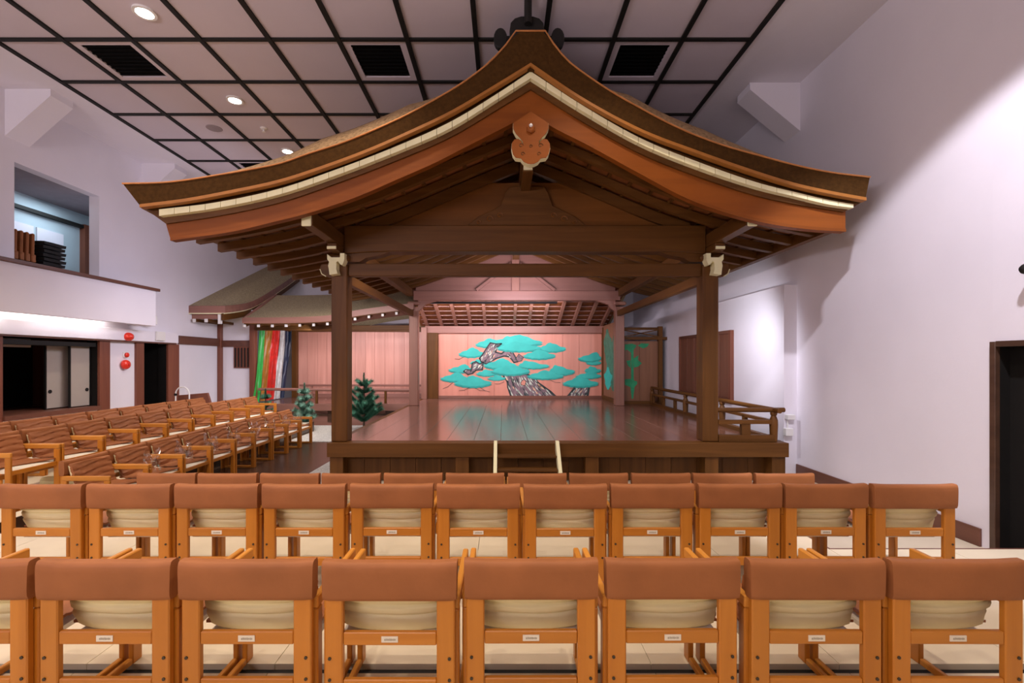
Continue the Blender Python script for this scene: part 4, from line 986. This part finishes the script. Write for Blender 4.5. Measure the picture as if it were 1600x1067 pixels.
# ------------------------------------------------------------------ theatre chairs
def make_chair():
    c = thing('theatre_chair', (0, 0, 0), 'x', 'chair')
    for s_ in (-1, 1):
        bx_ = lambda n, m_, a, b_, *r, bv=.005: pbox(n, m_, c, min(s_*a, s_*b_), max(s_*a, s_*b_), *r, bevel=bv)
        p = bx_('rear_post', 'chair', .198, .274, 0, .032, 0.0, .70)
        for z in (.345, .255):
            MB().lathe([(.0, -.004), (.007, -.004), (.007, .004), (0, .004)], (s_*.252, 0, z), 8, 'y').build('bolt', 'bolt', p)
        bx_('armrest', 'chairy', .262, .290, .033, .55, .535, .588)
        bx_('front_leg', 'chair', .262, .290, .485, .55, 0, .534)
        bx_('rear_leg', 'chair', .262, .290, .033, .085, .036, .534)
        bx_('floor_runner', 'chairy', .262, .290, .033, .484, 0, .035)
    r_ = pbox('label_rail', 'chairx', c, -.197, .197, .004, .028, .397, .452, bevel=.004)
    pl_ = pbox('name_plate', 'plate', r_, -.035, .035, .001, .004, .412, .437)
    pbox('lower_rail', 'chairx', c, -.197, .197, .004, .028, .195, .252, bevel=.004)
    pbox('front_rail', 'chairx', c, -.26, .26, .505, .53, .335, .385, bevel=.004)
    # tiny printed line on the plate, too small to read
    m_ = MB(); rr = random.Random(2); x = -.022
    while x < .022:
        w_ = rr.uniform(.002, .005); m_.box(x, x+w_, .0004, .0012, .4205-rr.uniform(0, .001), .4285+rr.uniform(-.001, .001)); x += w_+.0013
    o = m_.build('lettering', 'ink', r_)
    # seat cushion: pale pad, a brown cloth laid over its rear part and slanting across the front
    def seat(u, v):
        x = (u-.5)*.50; y = .13+.395*v
        e = (1-(2*u-1)**8)*(1-(2*v-1)**8)
        return (x, y, .368+.012*v+.032*e)
    MB().slab(13, 11, seat, (0, 0, -.022)).build('seat_cushion', 'seat', c, smooth=True)
    def cloth(u, v):
        x = (u-.5)*.515; y = .14+(.375-.13*u**1.5)*v
        return (x, y, (.416+.010*v)+.006*math.sin(v*22+3*u)*(1-v)+.05*max(0, .35-v)**1.5)
    MB().slab(11, 14, cloth, (0, 0, -.012)).build('seat_cloth', 'coverw', c, smooth=True)
    # back cushion: cream rear shell with rounded lower corners and two creases
    def shell(u, v):
        s_ = 2*u-1; z0 = .394+.022*abs(s_)**5
        z = z0+(.69-z0)*v
        wdt = .243*(1-.05*(1-v)**4)
        y = .045+.075*(1-v)+.012*(s_*s_)-.022*math.sin(math.pi*min(1, v*1.1))**.7*(1-s_**4)
        y += .016*math.exp(-((z-.530-.012*s_*s_)/.007)**2)+.010*math.exp(-((z-.482-.008*s_*s_)/.007)**2)+.004*math.sin(s_*5+z*60)*(1-v)
        return (s_*wdt, y, z)
    MB().slab(15, 48, shell, (0, .035, 0)).build('back_cushion', 'cream', c, smooth=True)
    def frontp(u, v):
        s_ = 2*u-1; z = .42+.29*v
        y = .185-.085*v-.02*(1-s_*s_)+.006*math.sin(z*95+2*math.sin(s_*3))*(1-.5*v)+.004*math.sin(z*170+s_*5)
        return (s_*.25, y, z)
    MB().slab(15, 20, frontp, (0, -.028, 0)).build('back_front_cover', 'coverw', c, smooth=True)
    # slip cover: soft rounded sleeve whose top sags a little in the middle
    def sleeve(u, v):
        s_ = 2*u-1; a = 2*math.pi*v
        zt_ = .747+.010*abs(s_)**6; zb = .585
        cz = (zt_+zb)/2; hz = (zt_-zb)/2; cy = .021; hy = .034
        k_ = 5
        ca, sa = math.cos(a), math.sin(a)
        q = (abs(ca)**k_+abs(sa)**k_)**(-1/k_)
        tap = 1-.10*abs(s_)**14
        return (s_*.284*(1-.006*(1-sa*q)), cy+ca*q*hy*tap+(.012 if 0 else 0), cz+sa*q*hz*(1-.04*abs(s_)**16))
    m_ = MB(); nu_, nv_ = 27, 28
    m_.sheet(nu_, nv_+1, sleeve)
    m_.f += [tuple(j*nu_ for j in range(nv_)), tuple(j*nu_+nu_-1 for j in range(nv_-1, -1, -1))]
    m_.build('back_cover', 'cover', c, smooth=True)
    return c
proto = make_chair()
used = False
def seat_at(x, y, z, rz, label, group):
    global used
    if not used: o = proto; o.location = (x, y, z); o.rotation_euler = (0, 0, rz); used = True
    else: o = copy_tree(proto, (x, y, z), rz)
    o['label'] = label; o['group'] = group
    return o
jr = random.Random(11)
def jit(): return jr.uniform(-.004, .004), jr.uniform(-.008, .008), jr.uniform(-.006, .006)
for i in range(8):
    a, b_, c_ = jit()
    seat_at(.122+.602*(i-4)+a, 1.967+b_, PL, c_, 'beech theatre chair with tan back cover, nearest row, %s from the left' % ORD[i], 'chairs in the nearest row')
for i in range(11):
    a, b_, c_ = jit()
    seat_at(-3.15+.596*i+a, 3.18+b_, PL, c_, 'beech theatre chair with tan back cover, second row ahead, %s from the left' % ORD[i], 'chairs in the second row ahead')
for i in range(11):
    a, b_, c_ = jit()
    seat_at(-3.27+.60*i+a, 4.52+b_, 0, c_, 'tan-topped theatre chair in the row just before the stage, %s from the left' % ORD[i], 'chairs in the row before the stage')
RZ = -math.pi/2                                     # these face the stage's left side
for i in range(9):
    a, b_, c_ = jit()
    seat_at(-4.83+b_, 5.36+.6*i+a, 0, RZ+c_, 'side-facing beech armchair in the row beside the dark aisle, %s from the camera' % ORD[i], 'side chairs beside the dark aisle')
for i in range(10):
    a, b_, c_ = jit()
    seat_at(-5.91+b_, 5.36+.6*i+a, PL, RZ+c_, 'side-facing beech armchair in the middle side row, %s from the camera' % ORD[i], 'side chairs in the middle row')
for i in range(8):
    a, b_, c_ = jit()
    seat_at(-6.90+b_, 6.17+.6*i+a, PL, RZ+c_, 'side-facing armchair in the rear side row near the wall, %s from the camera' % ORD[i], 'side chairs in the rear row')
# clear plastic bags left on seats of the aisle row
for i in range(8):
    y = 5.36+.6*(i+1)-.02; x = -4.47
    rr = random.Random(40+i); ph = [rr.uniform(0, 6) for _ in range(6)]
    def bag(u, v):
        a = 2*math.pi*u
        r_ = (.095-.03*v)*(1+.25*math.sin(3*a+ph[0]+2*v)+.18*math.sin(5*a+ph[1]))
        z = .447+.22*v*(1+.25*math.sin(2*a+ph[2])+.12*math.sin(7*a+ph[3]))
        return (x+r_*math.cos(a)+.03*v*math.sin(ph[4])+rr.uniform(-.022, .022)*v, y+r_*1.2*math.sin(a)+rr.uniform(-.03, .03)*v, z+rr.uniform(-.025, .03)*v)
    if i < 8:
        tag(MB().sheet(26, 8, bag).build('plastic_bag', 'film', None, smooth=False),
            'crumpled clear plastic bag on the aisle side row, chair %s from the camera' % ORD[i+1], 'bag', 'clear plastic bags on the aisle row')
